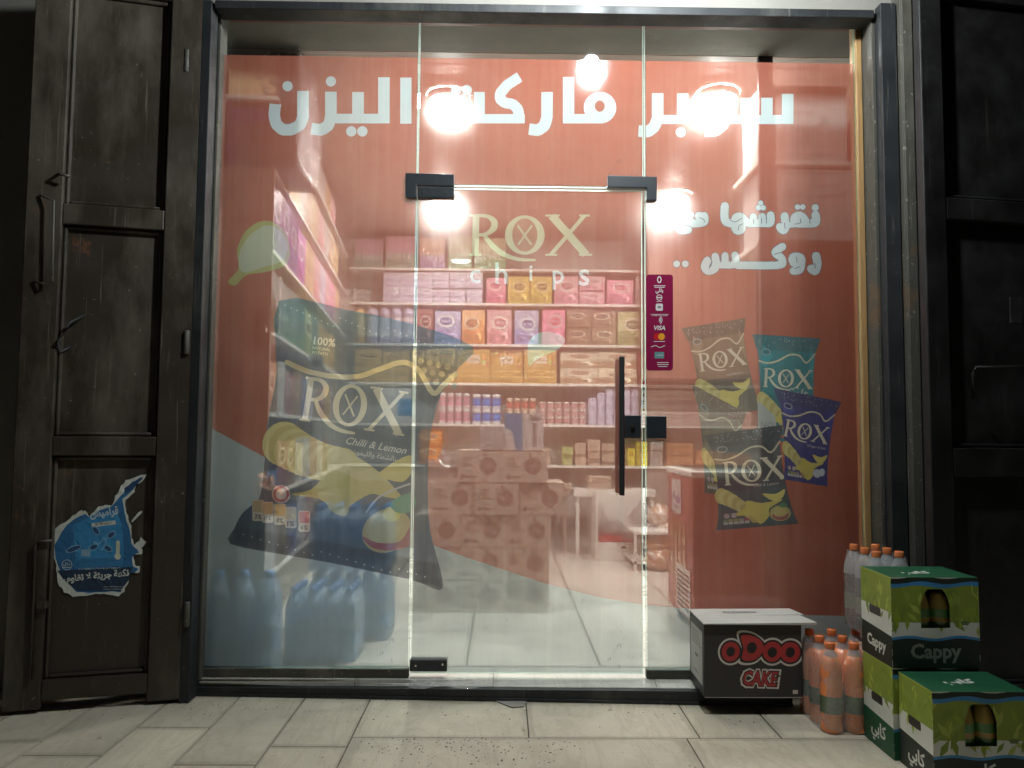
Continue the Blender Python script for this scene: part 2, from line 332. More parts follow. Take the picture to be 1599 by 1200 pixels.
class Art:
    def __init__(s): s.L = []; s.xf = lambda u, v: (u, v); s.k = 1.0
    def poly(s, pts, col): s.L.append(([s.xf(*p) for p in pts], col))
    def rect(s, x0, y0, x1, y1, col): s.poly([(x0, y0), (x1, y0), (x1, y1), (x0, y1)], col)
    def rrect(s, x0, y0, x1, y1, r, col):
        p = []
        for cx, cy_, a in ((x1-r, y0+r, -90), (x1-r, y1-r, 0), (x0+r, y1-r, 90), (x0+r, y0+r, 180)):
            p += [(cx+r*cos(radians(a+t)), cy_+r*sin(radians(a+t))) for t in (0, 30, 60, 90)]
        s.poly(p, col)
    def circ(s, cx, cy_, rx, col, ry=None, rot=0, n=14):
        ry = ry or rx; c, q = cos(rot), sin(rot)
        s.poly([(cx+rx*cos(tau*k/n)*c-ry*sin(tau*k/n)*q, cy_+rx*cos(tau*k/n)*q+ry*sin(tau*k/n)*c) for k in range(n)], col)
    def stroke(s, pts, w_, col, cap=True, sm=0, jn=8):
        if sm:
            if isinstance(w_, list): w_ = [w_[i]+(w_[min(i+1, len(w_)-1)]-w_[i])*k/sm for i in range(len(w_)-1) for k in range(sm)]+[w_[-1]]
            pts = smooth_path(pts, sm)
        n = len(pts)
        for i in range(n-1):
            (x0, y0), (x1, y1) = pts[i], pts[i+1]
            wa = w_[i] if isinstance(w_, list) else w_; wb = w_[i+1] if isinstance(w_, list) else w_
            d = math.hypot(x1-x0, y1-y0)
            if d < 1e-6: continue
            nx, ny = -(y1-y0)/d/2, (x1-x0)/d/2
            s.poly([(x0+nx*wa, y0+ny*wa), (x1+nx*wb, y1+ny*wb), (x1-nx*wb, y1-ny*wb), (x0-nx*wa, y0-ny*wa)], col)
        for i in range(n):
            if (0 < i < n-1) or cap: s.circ(*pts[i], (w_[i] if isinstance(w_, list) else w_)/2, col, n=jn)
    def text(s, t, cx, cy_, width, col, rot=0, bold=0.0, shear=0, height=None):      # centred, width in art units
        fs, bb = text_tris(t, bold); k = width/(bb[1]-bb[0]); kv = k if height is None else height/(bb[3]-bb[2]); c, q = cos(rot), sin(rot)
        mx, my = (bb[0]+bb[1])/2, (bb[2]+bb[3])/2
        for f in fs:
            p = []
            for x, y in f:
                u, v = (x-mx)*k+shear*(y-my)*kv, -(y-my)*kv; p.append((cx+u*c-v*q, cy_+u*q+v*c))
            s.poly(p, col)
    def scrawl(s, cx, cy_, width, col, rot=0, h=None, seed=1):          # print too small to read
        rr = random.Random(seed); h = h or width*.3; n = max(3, int(width/h*1.6)); c, q = cos(rot), sin(rot); P_ = lambda u, v: (cx+u*c-v*q, cy_+u*q+v*c)
        for k in range(n):
            u = -width/2+width*(k+.5)/n; a_ = rr.uniform(.5, 1)*h/2; w_ = width/n*.32
            s.stroke([P_(u-w_*.6, rr.uniform(-a_, a_)), P_(u, -a_ if k % 2 else a_*.8), P_(u+w_*.8, rr.uniform(-a_, a_))], w_, col, jn=5)
    def cut(s, clip=None, eps=1e-4):
        """flatten to triangles that do not overlap; the last layer wins"""
        L = list(s.L)
        if clip:
            xs = [p[0] for p in clip]; ys = [p[1] for p in clip]; X0, X1, Y0, Y1 = min(xs), max(xs), min(ys), max(ys)
            L = [(p, c) for p, c in L if max(q[0] for q in p) > X0 and min(q[0] for q in p) < X1 and max(q[1] for q in p) > Y0 and min(q[1] for q in p) < Y1]
            L.append((clip, None))
        vs = []; es = []
        for p, c in L:
            i = len(vs); n = len(p); vs += [Vector(q) for q in p]; es += [(i+k, i+(k+1) % n) for k in range(n)]
        r = delaunay_2d_cdt(vs, es, [], 0, eps, True)
        V = np.array([tuple(v) for v in r[0]]); T = np.array([tuple(f) for f in r[2]]); ctr = V[T].mean(axis=1)
        top = np.full(len(T), -1)
        def inside(p):
            P = np.array(p); lo, hi = P.min(0), P.max(0)
            idx = np.nonzero((ctr[:, 0] >= lo[0]) & (ctr[:, 0] <= hi[0]) & (ctr[:, 1] >= lo[1]) & (ctr[:, 1] <= hi[1]))[0]
            if len(idx) == 0: return idx
            x, y = ctr[idx, 0], ctr[idx, 1]; odd = np.zeros(len(idx), bool)
            for k in range(len(P)):
                (x0, y0), (x1, y1) = P[k-1], P[k]
                if y0 == y1: continue
                cr = ((y0 > y) != (y1 > y)) & (x < (x1-x0)*(y-y0)/(y1-y0)+x0); odd ^= cr
            return idx[odd]
        for k, (p, c) in enumerate(L):
            if c is not None: top[inside(p)] = k
        keep = np.ones(len(T), bool)
        if clip: keep[:] = False; keep[inside(clip)] = True
        return r[0], [(tuple(int(q) for q in T[i]), L[top[i]][1]) for i in range(len(T)) if keep[i] and top[i] >= 0]
    def sheet(s, name, mat, to3d, parent=None, clip=None, eps=1e-4):
        vs, fc = s.cut(clip, eps); mb = MB(); mb.v = [tuple(to3d(p[0], p[1])) for p in vs]; mb.f = [tuple(f) for f, c in fc]; mb.c = [c for f, c in fc]
        o = mb.build(name, mat, parent); bm = bmesh.new(); bm.from_mesh(o.data); bmesh.ops.remove_doubles(bm, verts=bm.verts, dist=2e-6); bm.to_mesh(o.data); bm.free(); return o
def proj(p):
    d = Vector(p)-CAM; k = F_PX/d.dot(fw); return (W_PX/2+d.dot(rt)*k, H_PX/2-d.dot(up)*k)
# ================================================================== THE SETTING
SILL = .067
GX0, S1, S2, GX1 = at(308, 600).x, at(647, 600).x, at(1006.5, 600).x, at(1344, 600).x
ZTOP, ZDOOR, ZFILM, ZBOT = at(800, 24).z, at(828, 294).z, at(800, 93).z, at(470, 1043).z
# ground sheet (road and bedding of the tiles) to the horizon
g = MB(); g.face([(-90, -160, -.016), (90, -160, -.016), (90, 40, -.016), (-90, 40, -.016)]); tag(g.build('ground', 'grout'), kind='structure')
g = MB(); g.face([(-90, -160, -.006), (90, -160, -.006), (90, -5.2, -.006), (-90, -5.2, -.006)]); tag(g.build('road', 'asphalt'), kind='structure')
pav = MB(); pav.box(-7, 7, -5.0, .2, -.0155, -.012); pav = tag(pav.build('pavement', 'grout'), kind='structure')
def tile(x0, x1, y0, y1, mat='pavement_tile', z0=-.011, z1=0.0, parent=None, j=.0020, name='tile'):
    mb = MB(); cx, cy_ = (x0+x1)/2, (y0+y1)/2; mb.box(x0-cx+j, x1-cx-j, y0-cy_+j, y1-cy_-j, z0, z1-random.uniform(0, .0012))
    o = mb.build(name, mat, parent or pav, bevel=.0015, seg=1); o.location = (cx, cy_, 0); return o
L0 = at_z(577, 1095).x; yr1 = at_z(700, 1152).y
xs = [L0, at_z(821, 1097).x, at_z(1059, 1100).x, at_z(1177, 1105).x]
while xs[-1] < 4: xs.append(xs[-1]+.64)
for a, b_ in zip(xs, xs[1:]): tile(a, b_, yr1, .02)
y = yr1; k = 0
while y > -3.4:
    y2 = y-.62; x = L0-.0; k += 1
    st = [L0, L0+1.28*(.95 if k % 2 else .5)]
    while st[-1] < 4: st.append(st[-1]+.95)
    for a, b_ in zip(st, st[1:]): tile(a, b_, y2, y)
    y = y2
x = L0; k = 0
while x > -4:
    x2 = x-.272; k += 1; y = .02 if k > 2 else .02; off = [.43, .47, .62, .3, .55][k % 5]; ys = [.02, -.08-off]
    while ys[-1] > -3.4: ys.append(ys[-1]-.6)
    for a, b_ in zip(ys, ys[1:]): tile(x2, x, b_, a)
    x = x2
# walls of the building round the opening, stone lintel
def wallbox(name, args, label, mat='plaster'):
    o = MB().box(*args).build(name, mat, bevel=.004); return tag(o, label, 'wall')
wallbox('building_wall', (-6, GX0-.16, .06, .30, -.01, 4.2), 'dark plastered house wall left of the shop opening')
wallbox('building_wall', (at(1420, 600).x+.02, 6, .06, .30, -.01, 4.2), 'dark plastered house wall right of the shop opening')
ZL = at(800, 7, -.13).z
wallbox('stone_lintel', (GX0-.16, at(1420, 600).x+.02, -.10, .30, ZL+.002, ZL+.62), 'rough pale plaster lintel over the shop window, lit by the bulb')
wallbox('building_wall', (-6, 6, .06, .30, 4.202, 6.5), 'dark upper house wall above the lintel')
# sill of marble slabs with a steel edge
sl = MB(); pa, pb = at_z(262, 1086), at_z(1420, 1107)
fy = lambda x: pa.y+(pb.y-pa.y)*(x-pa.x)/(pb.x-pa.x)
XR = 1.195; xr_end = at(1386, 600).x
fz_ = lambda x: .035+.026*(x-pa.x)/(pb.x-pa.x)
a, b_ = GX0-.06, XR
sl.hexa([(a, fy(a)+.02, -.005), (b_, fy(b_)+.02, -.005), (b_, .16, -.005), (a, .16, -.005), (a, fy(a)+.02, fz_(a)-.012), (b_, fy(b_)+.02, fz_(b_)-.012), (b_, .16, SILL-.012), (a, .16, SILL-.012)])
sill = tag(sl.build('door_sill', 'grout'), kind='structure')
cuts = [GX0-.06, at(556, 1060).x, at(770, 1060).x, at(1020, 1060).x, XR]
MB().box(XR+.001, xr_end, -.03, .16, -.004, SILL).build('marble_slab', 'sill_marble', sill, bevel=.001)
for a, b_ in zip(cuts, cuts[1:]):
    mb = MB(); cx = (a+b_)/2
    p = [(a+.001-cx, fy(a)+.035), (b_-.001-cx, fy(b_)+.035), (b_-.001-cx, .15), (a+.001-cx, .15)]
    xx = [a, b_, b_, a]
    zz = [fz_(a)+.002, fz_(b_)+.002, SILL, SILL]; p = [(p[0][0], fy(a)+.031), (p[1][0], fy(b_)+.031), (p[1][0], -.028), (p[0][0], -.028), p[2], p[3]]; zz = [fz_(a)+.002, fz_(b_)+.002, SILL, SILL, SILL, SILL]
    mb.raw([(x, y, z-.011) for (x, y), z in zip(p, zz)]+[(x, y, z) for (x, y), z in zip(p, zz)], [(6, 7, 8, 9), (9, 8, 10, 11), (0, 1, 7, 6), (1, 2, 8, 7), (2, 4, 10, 8), (3, 0, 6, 9), (5, 3, 9, 11), (4, 5, 11, 10), (3, 2, 1, 0), (5, 4, 2, 3)]); o = mb.build('marble_slab', 'sill_marble', sill, bevel=.001); o.location.x = cx
# steel door frame: threshold, jambs, head
fr = thing('door_frame', 'dark worn steel frame round the glass shopfront', 'door frame', (0, 0, 0))
mb = MB(); a, b_ = GX0-.07, XR
mb.hexa([(a, fy(a), 0.001), (b_, fy(b_), 0.001), (b_, fy(b_)+.03, 0.001), (a, fy(a)+.03, 0.001), (a, fy(a), fz_(a)), (b_, fy(b_), fz_(b_)), (b_, fy(b_)+.03, fz_(b_)), (a, fy(a)+.03, fz_(a))])
mb.hexa([(a, fy(a)-.006, 0.001), (b_, fy(b_)-.006, 0.001), (b_, fy(b_)-.0005, 0.001), (a, fy(a)-.0005, 0.001), (a, fy(a)-.006, .014), (b_, fy(b_)-.006, .014), (b_, fy(b_)-.0005, .014), (a, fy(a)-.0005, .014)])
mb.build('threshold', 'track_steel', fr, bevel=.002)
xl0, xl1 = at(296, 600, -.13).x, at(311, 600, -.13).x
MB().box(xl0, xl1, -.13, .03, 0.002, ZL).build('jamb', 'track_steel', fr, bevel=.003)
MB().box(xl1+.0005, xl1+.012, -.05, .03, SILL+.001, ZL-.001).build('jamb_stop', 'hinge_steel', fr, bevel=.002)
xr0, xr1 = at(1388, 600, -.15).x, at(1413, 600, -.15).x
MB().box(xr0, xr1, -.15, .03, 0.002, ZL+.02).build('jamb', 'track_steel', fr, bevel=.003)
MB().box(xr0-.016, xr0-.0005, -.10, .03, SILL+.001, ZL-.001).build('jamb_stop', 'hinge_steel', fr, bevel=.002)
MB().box(xl1+.0125, xr0-.0165, -.13, -.03, ZL-.036, ZL).build('head', 'track_steel', fr, bevel=.003)
# pine battens that hold the glass
bt = MB().box(GX1+.002, xr0-.018, -.012, .05, SILL+.002, ZTOP+.03).build('wooden_batten', 'pine', bevel=.004); tag(bt, 'yellow pine batten along the right edge of the glass front', 'batten')
bt = MB().box(xl1+.014, GX1-.002, -.004, .05, ZTOP+.004, ZL-.002).build('wooden_batten', 'brown_board', bevel=.003); tag(bt, 'brown wooden batten along the top of the glass front', 'batten')

# ================================================================== THE GLASS FRONT and its printed film
RED = (.50, .128, .072, .46); WHT = (.44, .53, .53, .52); LET = (.56, .66, .66, .58); CRM = (.66, .58, .36, .5); CHIP = (.50, .43, .13, .62); CHIP2 = (.62, .55, .22, .6)
art = Art()
art.rect(150, 60, 1500, 1150, RED)
art.poly([(150, 570), (300, 653), (470, 745), (640, 838), (720, 868), (850, 911), (940, 934), (1010, 945), (1100, 953), (1200, 959), (1500, 968), (1500, 1180), (150, 1180)], WHT)
# floating leaf-like chips
art.poly(smooth_path([(356, 440), (372, 420), (370, 390), (385, 360), (412, 345), (440, 356), (452, 385), (448, 412), (420, 424), (385, 430), (368, 446)], 4, True), (.38, .38, .13, .62))
art.poly(smooth_path([(378, 425), (374, 395), (392, 366), (420, 352), (446, 372), (444, 405), (410, 418)], 4, True), (.46, .50, .36, .6))
art.poly(smooth_path([(826, 572), (824, 545), (830, 528), (850, 518), (876, 524), (882, 534), (868, 548), (840, 560)], 4, True), (.52, .60, .46, .5))
# headline over the door
def headline(a):
    w_ = 18; c = LET
    a.rect(625, 121.5, 642.5, 193.5, c)
    a.rect(590.5, 121, 608.5, 193, c); a.rect(516, 178, 600, 193, c); a.rect(550, 144, 568, 190, c); a.circ(548.5, 205.5, 8.2, c); a.circ(565.8, 205.5, 8.2, c)
    a.stroke([(516.7, 143.5), (516.7, 182), (513, 196), (502, 203.5), (486, 201)], w_, c, False); a.circ(516.7, 127.5, 8, c)
    a.stroke([(473, 142.5), (473, 184), (468, 196), (455, 203), (441, 203), (431, 194), (428, 180), (430, 163)], w_, c, False); a.circ(449, 135, 8, c)
    a.rect(879, 120.5, 896.7, 193, c); a.rect(890, 178.5, 942, 193, c)
    a.poly([(937+25.5*cos(t*tau/24), 168.5+24.8*sin(t*tau/24)) for t in range(24)], c); a.poly([(936.5+8*cos(t*tau/12), 166+9*sin(t*tau/12)) for t in range(12)], RED)
    a.stroke([(854.3, 144), (854.3, 184), (850, 197), (840, 204), (826, 202)], w_, c, False)
    a.stroke([(811.5, 120.5), (792, 133), (781, 146), (781, 155), (788, 161), (801, 163), (809, 171), (811, 186)], 16.5, c, False); a.rect(690, 178.5, 819.5, 193, c)
    a.rect(740, 144, 757, 190, c); a.stroke([(700, 186), (695, 176), (695, 158)], 17, c, False); a.circ(712, 141, 8, c); a.circ(729, 141, 8, c)
    a.stroke([(1027, 146), (1027, 185), (1022, 198), (1012, 206), (997, 205)], w_, c, False); a.rect(1030, 180, 1075, 194, c); a.rect(1057, 146, 1075, 190, c); a.circ(1063, 207, 8, c)
    a.poly([(1119+24*cos(t*tau/24), 169.5+24.5*sin(t*tau/24)) for t in range(24)], c); a.poly([(1119+8*cos(t*tau/12), 167+9*sin(t*tau/12)) for t in range(12)], RED)
    a.stroke([(1134, 172), (1130, 195), (1118, 205), (1100, 206)], 17, c, False)
    a.rect(1135, 180, 1239, 194, c)
    for x in (1230, 1197.5, 1165): a.rect(x-9, 147 if x > 1200 else 153, x+9, 190, c)
headline(art)
def rox(a, ox, oy, ux, uy, col, inner, k=1.0):
    """ROX wordmark: (ox,oy) its top left, (ux,uy) the vector along its width"""
    old = a.xf
    a.xf = lambda u, v: (ox+u*ux-v*uy*k, oy+u*uy+v*ux*k)
    a.stroke([(.055, .015), (.05, .40)], .055, col, False); a.stroke([(.0, .012), (.1, .012)], .022, col, False); a.stroke([(.0, .40), (.1, .40)], .02, col, False)
    a.stroke([(.06, .012), (.15, .02), (.205, .07), (.20, .14), (.14, .195), (.06, .205)], [.028, .036, .055, .055, .036, .028], col, sm=3)
    a.stroke([(.12, .20), (.19, .31), (.29, .40), (.41, .445), (.54, .452)], [.03, .05, .045, .036, .022], col, sm=3)
    n = 26; O = [(.46+.165*cos(tau*t/n), .205+.195*sin(tau*t/n)) for t in range(n)]
    a.poly(O, col); a.poly([(.46+.105*cos(tau*t/n), .205+.165*sin(tau*t/n)) for t in range(n)], inner)
    a.stroke([(.40, .11), (.515, .30)], .018, col, False); a.stroke([(.52, .11), (.405, .30)], .016, col, False)
    a.stroke([(.685, .015), (.97, .40)], .07, col, False); a.stroke([(.955, .015), (.675, .40)], .034, col, False)
    for x0, x1, y in ((.63, .75, .012), (.91, 1.0, .012), (.63, .73, .40), (.91, 1.02, .40)): a.stroke([(x0, y), (x1, y)], .02, col, False)
    a.xf = old
rox(art, 733, 335, 188, 0, CRM, (.50, .2, .12, .55), .84)
for t, x, y, ww in (('c', 742, 432, 17), ('h', 783, 427, 19), ('i', 829, 427, 4.6), ('p', 872, 438, 18), ('s', 912, 434, 17)):
    art.text(t, x, y, ww, (.74, .74, .70, .6), bold=.01)
# bubble lettering on the right pane
def bubble(a):
    B, K = LET, (.10, .10, .12, .7)
    a.xf = lambda u, v: (1020+u*.21263, 270+v*.21263)
    S = []
    S += [([(1193, 310), (1192, 365), (1130, 372), (1060, 372)], 62), ([(1125, 368), (1085, 318), (1040, 330), (1040, 372)], 62), ([(965, 318), (968, 350), (975, 395), (955, 425), (930, 398)], 58), ([(1000, 385), (1040, 380)], 40)]
    S += [([(862, 312), (860, 368), (800, 370), (700, 372)], 58), ([(800, 320), (798, 368)], 52), ([(735, 322), (735, 368)], 52), ([(690, 365), (640, 318), (600, 335), (640, 372)], 52), ([(650, 385), (648, 420), (612, 425), (598, 395)], 56),
          ([(526, 245), (524, 335), (550, 368), (640, 372)], 60)]
    S += [([(375, 318), (375, 360), (330, 372), (270, 372)], 58), ([(335, 318), (375, 325)], 60), ([(275, 312), (215, 322), (215, 345), (280, 360)], 52), ([(230, 375), (190, 405), (205, 425), (258, 420)], 56)]
    S += [([(1196, 612), (1206, 670), (1190, 722), (1160, 705)], 62), ([(1030, 622), (1075, 622), (1085, 655), (1035, 660), (1025, 630)], 66), ([(1088, 660), (1078, 712), (1030, 722)], 58),
          ([(950, 543), (895, 585), (935, 620), (950, 650), (915, 680), (620, 680)], 56), ([(600, 605), (600, 672), (470, 675)], 54), ([(528, 608), (528, 672)], 52), ([(455, 615), (465, 668)], 56), ([(400, 645), (378, 690), (405, 722), (450, 705), (460, 672)], 60)]
    D = [(1190, 257, 26), (1060, 252, 20), (1098, 252, 20), (790, 222, 18), (773, 258, 20), (808, 258, 20), (172, 670, 25), (236, 670, 25)]
    for p, w_ in S: a.stroke(p, w_+8, K, sm=3)
    for x, y, r in D: a.circ(x, y, r+5, K)
    for p, w_ in S: a.stroke(p, w_, B, sm=3)
    for x, y, r in D: a.circ(x, y, r, B)
    for p in ([(1080, 340), (1082, 368), (1040, 378)], [(1150, 330), (1150, 370)], [(965, 370), (968, 410)], [(795, 335), (797, 372)], [(832, 335), (832, 372)], [(735, 345), (738, 375)], [(560, 345), (600, 362), (650, 335)], [(625, 420), (632, 390), (660, 375)],
              [(340, 330), (372, 345), (375, 365)], [(240, 350), (262, 330)], [(200, 400), (235, 388), (275, 395)], [(1185, 665), (1192, 700)], [(1052, 620), (1056, 655)], [(1040, 705), (1075, 690)], [(890, 600), (940, 585)], [(890, 655), (915, 635)],
              [(565, 605), (568, 660)], [(495, 605), (498, 660)], [(415, 620), (432, 655), (412, 700)]):
        a.stroke(p, 6, K, sm=3, jn=6)
    a.xf = lambda u, v: (u, v)
bubble(art)
# printed snack bags
def bilerp(q):
    (ax, ay), (bx, by), (cx, cy_), (dx, dy) = q        # TL TR BR BL
    return lambda u, v: (ax*(1-u)*(1-v)+bx*u*(1-v)+cx*u*v+dx*(1-u)*v, ay*(1-u)*(1-v)+by*u*(1-v)+cy_*u*v+dy*(1-u)*v)
def bag(a, q, c1, c2, c3, name, alpha=.60, rx=(.16, .34, .74), veg=0, hidden=False, nut=True):
    f = bilerp(q); a.xf = f; A = lambda c, k=1.0: (*[x*k for x in c], alpha)
    top = [(u/12, (.012 if k % 2 else -.004)) for k, u in enumerate(range(0, 13))]
    a.poly(top+[(.985, .05), (.93, .17), (.915, .4), (.93, .7), (.955, .86), (1.0, 1.0), (.5, 1.0), (0, 1.0), (.05, .86), (.085, .7), (.09, .4), (.075, .17), (.015, .05)], A(c1))
    a.poly([(.0, 0), (1, 0), (.985, .05), (.94, .15), (.06, .15), (.015, .05)], A(c2, .85))
    rr = random.Random(len(name))
    for k in range(30): a.circ(.05+.9*rr.random(), .015+rr.random()*.10, .007, A((.4, .42, .42)), n=5)
    a.poly([(.08, .6), (.92, .6), (.95, .86), (1, 1), (0, 1), (.05, .86)], A(c3))
    a.poly([(.15, .1), (.3, .2), (.2, .32), (.11, .3)], A(c1, 1.5)); a.poly([(.86, .1), (.92, .2), (.9, .45), (.84, .3)], A(c1, 1.5)); a.poly([(.1, .35), (.14, .5), (.12, .62), (.09, .6)], A(c1, .6))
    a.stroke([(.09, .26), (.22, .28), (.38, .25), (.55, .185), (.7, .19), (.80, .26), (.93, .16)], .018, A((.55, .5, .34)), sm=3, jn=6)
    a.circ(.2, .17, .07, A((.3, .34, .36)), ry=.035, n=12); a.circ(.2, .17, .055, A(c1, .8), ry=.024, n=12)
    if not hidden:
        p0, pu, pv = f(rx[0], rx[1]), f(rx[0]+rx[2], rx[1]), None
        a.xf = lambda u, v: (u, v); rox(a, *p0, pu[0]-p0[0], pu[1]-p0[1], A((.62, .57, .42)), A(c1, .9), .95); 
        ang = math.atan2(pu[1]-p0[1], pu[0]-p0[0]); wd = math.hypot(pu[0]-p0[0], pu[1]-p0[1]); t = f(.68, .575); (a.text(name, *t, wd*.42, A((.5, .5, .45)), ang, shear=.2) if name[0] in 'SVC' else a.scrawl(*t, wd*.42, A((.5, .5, .45)), ang, wd*.05)); a.xf = f
    for k in range(9):
        u, v = .12+.045*k, .63+.017*k*(1+.1*k); a.circ(u, v+.02, .085-.003*k, A(CHIP2[:3] if k % 2 else CHIP[:3], 1.0-.03*k), ry=.085-.003*k, rot=.5)
    a.poly(smooth_path([(.22, .86), (.38, .80), (.42, .72), (.60, .76), (.86, .74), (.68, .82), (.66, .90), (.54, .97), (.44, .88)], 3, True), A((.55, .47, .10)))
    a.poly(smooth_path([(.62, .665), (.78, .68), (.9, .64), (.86, .72), (.74, .75)], 3, True), A((.6, .52, .14)))
    if veg == 1: a.circ(.80, .88, .13, A((.42, .38, .12)), ry=.08); a.circ(.80, .90, .10, A((.30, .06, .07)), ry=.05); a.circ(.80, .87, .09, A((.5, .42, .14)), ry=.045); a.circ(.85, .80, .05, A((.06, .22, .08)), ry=.025)
    if veg == 2: a.circ(.74, .87, .09, A((.52, .55, .58)), ry=.05); a.circ(.84, .85, .06, A((.6, .62, .65)), ry=.045)
    if nut:
        for k in range(5): a.rect(.10+.065*k, .895, .155+.065*k, .925, A(((.12, .22, .1), (.3, .28, .1), (.3, .28, .1), (.3, .3, .25), (.35, .05, .06))[k])); a.rect(.10+.065*k, .925, .155+.065*k, .95, A((.45, .45, .42)))
        a.circ(.15, .86, .035, A((.4, .3, .3)), ry=.027, n=10); a.circ(.24, .86, .035, A((.4, .36, .36)), ry=.027, n=10)
    a.xf = lambda u, v: (u, v)
bag(art, [(1064, 513), (1164, 497), (1190, 640), (1092, 655)], (.20, .14, .08), (.16, .11, .07), (.11, .09, .07), 'flavour', rx=(.17, .30, .72), nut=False)
bag(art, [(1080, 600), (1165, 645), (1160, 780), (1100, 770)], (.14, .12, .08), (.16, .11, .07), (.08, .08, .06), 'Chips', hidden=True, alpha=.6)
bag(art, [(1174.6, 522), (1281, 529), (1276, 680), (1180, 680)], (.02, .20, .22), (.03, .16, .18), (.02, .15, .17), 'Salt', rx=(.16, .33, .74), nut=False)
art.poly([(1183, 625), (1210, 650), (1216, 690), (1184, 688)], (.36, .38, .35, .7)); art.text('NO', 1198, 664, 20, (.2, .2, .2, .7), .05)
for k in range(4): art.rect(1184+9*k, 675, 1191+9*k, 683, ((.3, .3, .26, .7), (.3, .3, .26, .7), (.14, .2, .1, .7), (.3, .05, .05, .7))[k])
art.rect(1180, 690, 1225, 705, (.42, .09, .06, .7)); art.rect(1180, 684, 1225, 690, (.02, .15, .17, .7))
bag(art, [(1100, 680), (1222, 664), (1247, 818), (1118, 829)], (.035, .045, .055), (.045, .055, .07), (.03, .07, .08), 'Chilli & Lemon', rx=(.18, .30, .76), veg=1)
bag(art, [(1208, 606), (1314, 628), (1292, 760), (1224, 749)], (.03, .045, .19), (.035, .05, .16), (.025, .04, .19), 'Vinegar & Salt', rx=(.16, .32, .72), veg=2)
# the big bag across left pane and door
NV, ND, NG = (.06, .085, .105, .74), (.03, .04, .055, .78), (.06, .11, .12, .72)
art.poly(smooth_path([(436, 470), (540, 484), (640, 505), (738, 541), (716, 575), (690, 612), (672, 680), (668, 760), (672, 830), (690, 900), (686, 922), (640, 905), (520, 880), (440, 866), (360, 850), (366, 825), (380, 800), (404, 780), (412, 735), (418, 660), (432, 580)], 3, True), NV)
art.poly([(436, 470), (540, 484), (640, 505), (738, 541), (725, 562), (640, 540), (540, 515), (434, 500)], NG)
art.poly([(650, 556), (716, 575), (690, 612), (676, 640), (650, 620)], ND)
for k in range(13): art.circ(657+(k % 4)*14+(k//4)*5, 564+(k//4)*15+(k % 4)*3, 5, (.2, .19, .14, .6), n=8)
art.poly([(380, 800), (404, 780), (560, 812), (672, 832), (690, 905), (640, 905), (520, 880), (360, 850), (366, 825)], (.045, .08, .12, .74))
art.poly([(368, 822), (520, 848), (680, 880), (688, 918), (640, 905), (520, 880), (360, 850)], (.03, .045, .065, .84))
for k in range(22): art.circ(380+13.5*k, 839+3.0*k+(k*37 % 9)-4, 1.5, (.45, .48, .48, .6), n=5)
for k in range(30): art.circ(445+9.5*k, 483+2.1*k+(k*53 % 17)-6, 1.6, (.3, .36, .36, .6), n=5)
art.stroke([(448, 566), (480, 580), (520, 588), (560, 588), (595, 576), (630, 566), (655, 580), (676, 614), (692, 602), (712, 584)], 8, (.52, .44, .24, .55), sm=4)
art.text('100%', 507, 534, 34, (.45, .5, .48, .6), .12, .02); art.text('NATURAL', 502, 545, 28, (.4, .45, .44, .6), .12, .015); art.text('POTATO', 500, 552, 25, (.4, .45, .44, .6), .12, .015)
rox(art, 478, 588, 160, 24, (.55, .50, .34, .58), NV, 1.05)
art.text('Chilli & Lemon', 588, 696, 96, (.52, .52, .46, .62), .17, .012, .35); art.text(shape('بالشطة والليمون'), 584, 712, 70, (.48, .48, .43, .6), .17, .01)
for k in range(12):
    u = k/11; art.circ(442+u*92, 693+u*32+8*sin(u*3), 32-u*6, CHIP if k % 2 else CHIP2, ry=35-u*8, rot=.45, n=20)
art.poly(smooth_path([(520, 700), (560, 715), (600, 745), (622, 775), (590, 772), (556, 760), (528, 770)], 4, True), (.52, .47, .2, .6))
art.poly(smooth_path([(455, 772), (485, 765), (520, 735), (560, 750), (600, 752), (628, 778), (600, 776), (578, 772), (548, 790), (540, 806), (520, 800), (500, 780)], 4, True), (.46, .40, .10, .62))
art.poly(smooth_path([(606, 728), (622, 718), (642, 712), (644, 735), (630, 752), (608, 750), (590, 742)], 4, True), (.55, .47, .12, .62))
art.circ(604, 829, 40, (.45, .36, .12, .6), ry=33, rot=-.5, n=22); art.poly(smooth_path([(566, 838), (590, 848), (625, 845), (645, 815), (642, 850), (610, 860), (580, 855)], 4, True), (.30, .045, .06, .65))
art.circ(600, 824, 28, (.50, .45, .18, .55), ry=24, rot=-.5, n=18); art.circ(612, 803, 14, (.62, .55, .06, .6), ry=12); art.poly(smooth_path([(610, 785), (640, 770), (650, 785), (640, 800), (618, 800)], 4, True), (.05, .28, .14, .6))
art.stroke([(572, 800), (590, 778), (615, 765), (640, 756)], 3, (.4, .42, .42, .6), sm=4)
art.circ(439, 772, 14.5, (.50, .42, .40, .6), n=20); art.circ(439, 772, 12.5, (.36, .06, .06, .65), n=20); art.circ(439, 772, 8.5, (.5, .45, .42, .6), n=16)
for k, (x, y, t, c) in enumerate([(403, 795, '3%', (.42, .3, .16, .6)), (418, 798, '11%', (.52, .28, .10, .6)), (437, 801, '8%', (.58, .34, .08, .6)), (454, 806, '1%', (.5, .42, .2, .6)), (475, 812, '6%', (.45, .05, .09, .68))]):
    art.rrect(x-9, y-14, x+9, y+19, 3, (.52, .50, .42, .62)); art.rrect(x-8, y-13, x+8, y+5, 2, c); art.text(t, x, y+12, 11, (.06, .06, .07, .7), .1, .03)
film_art = art
Y_FILM = -.0035
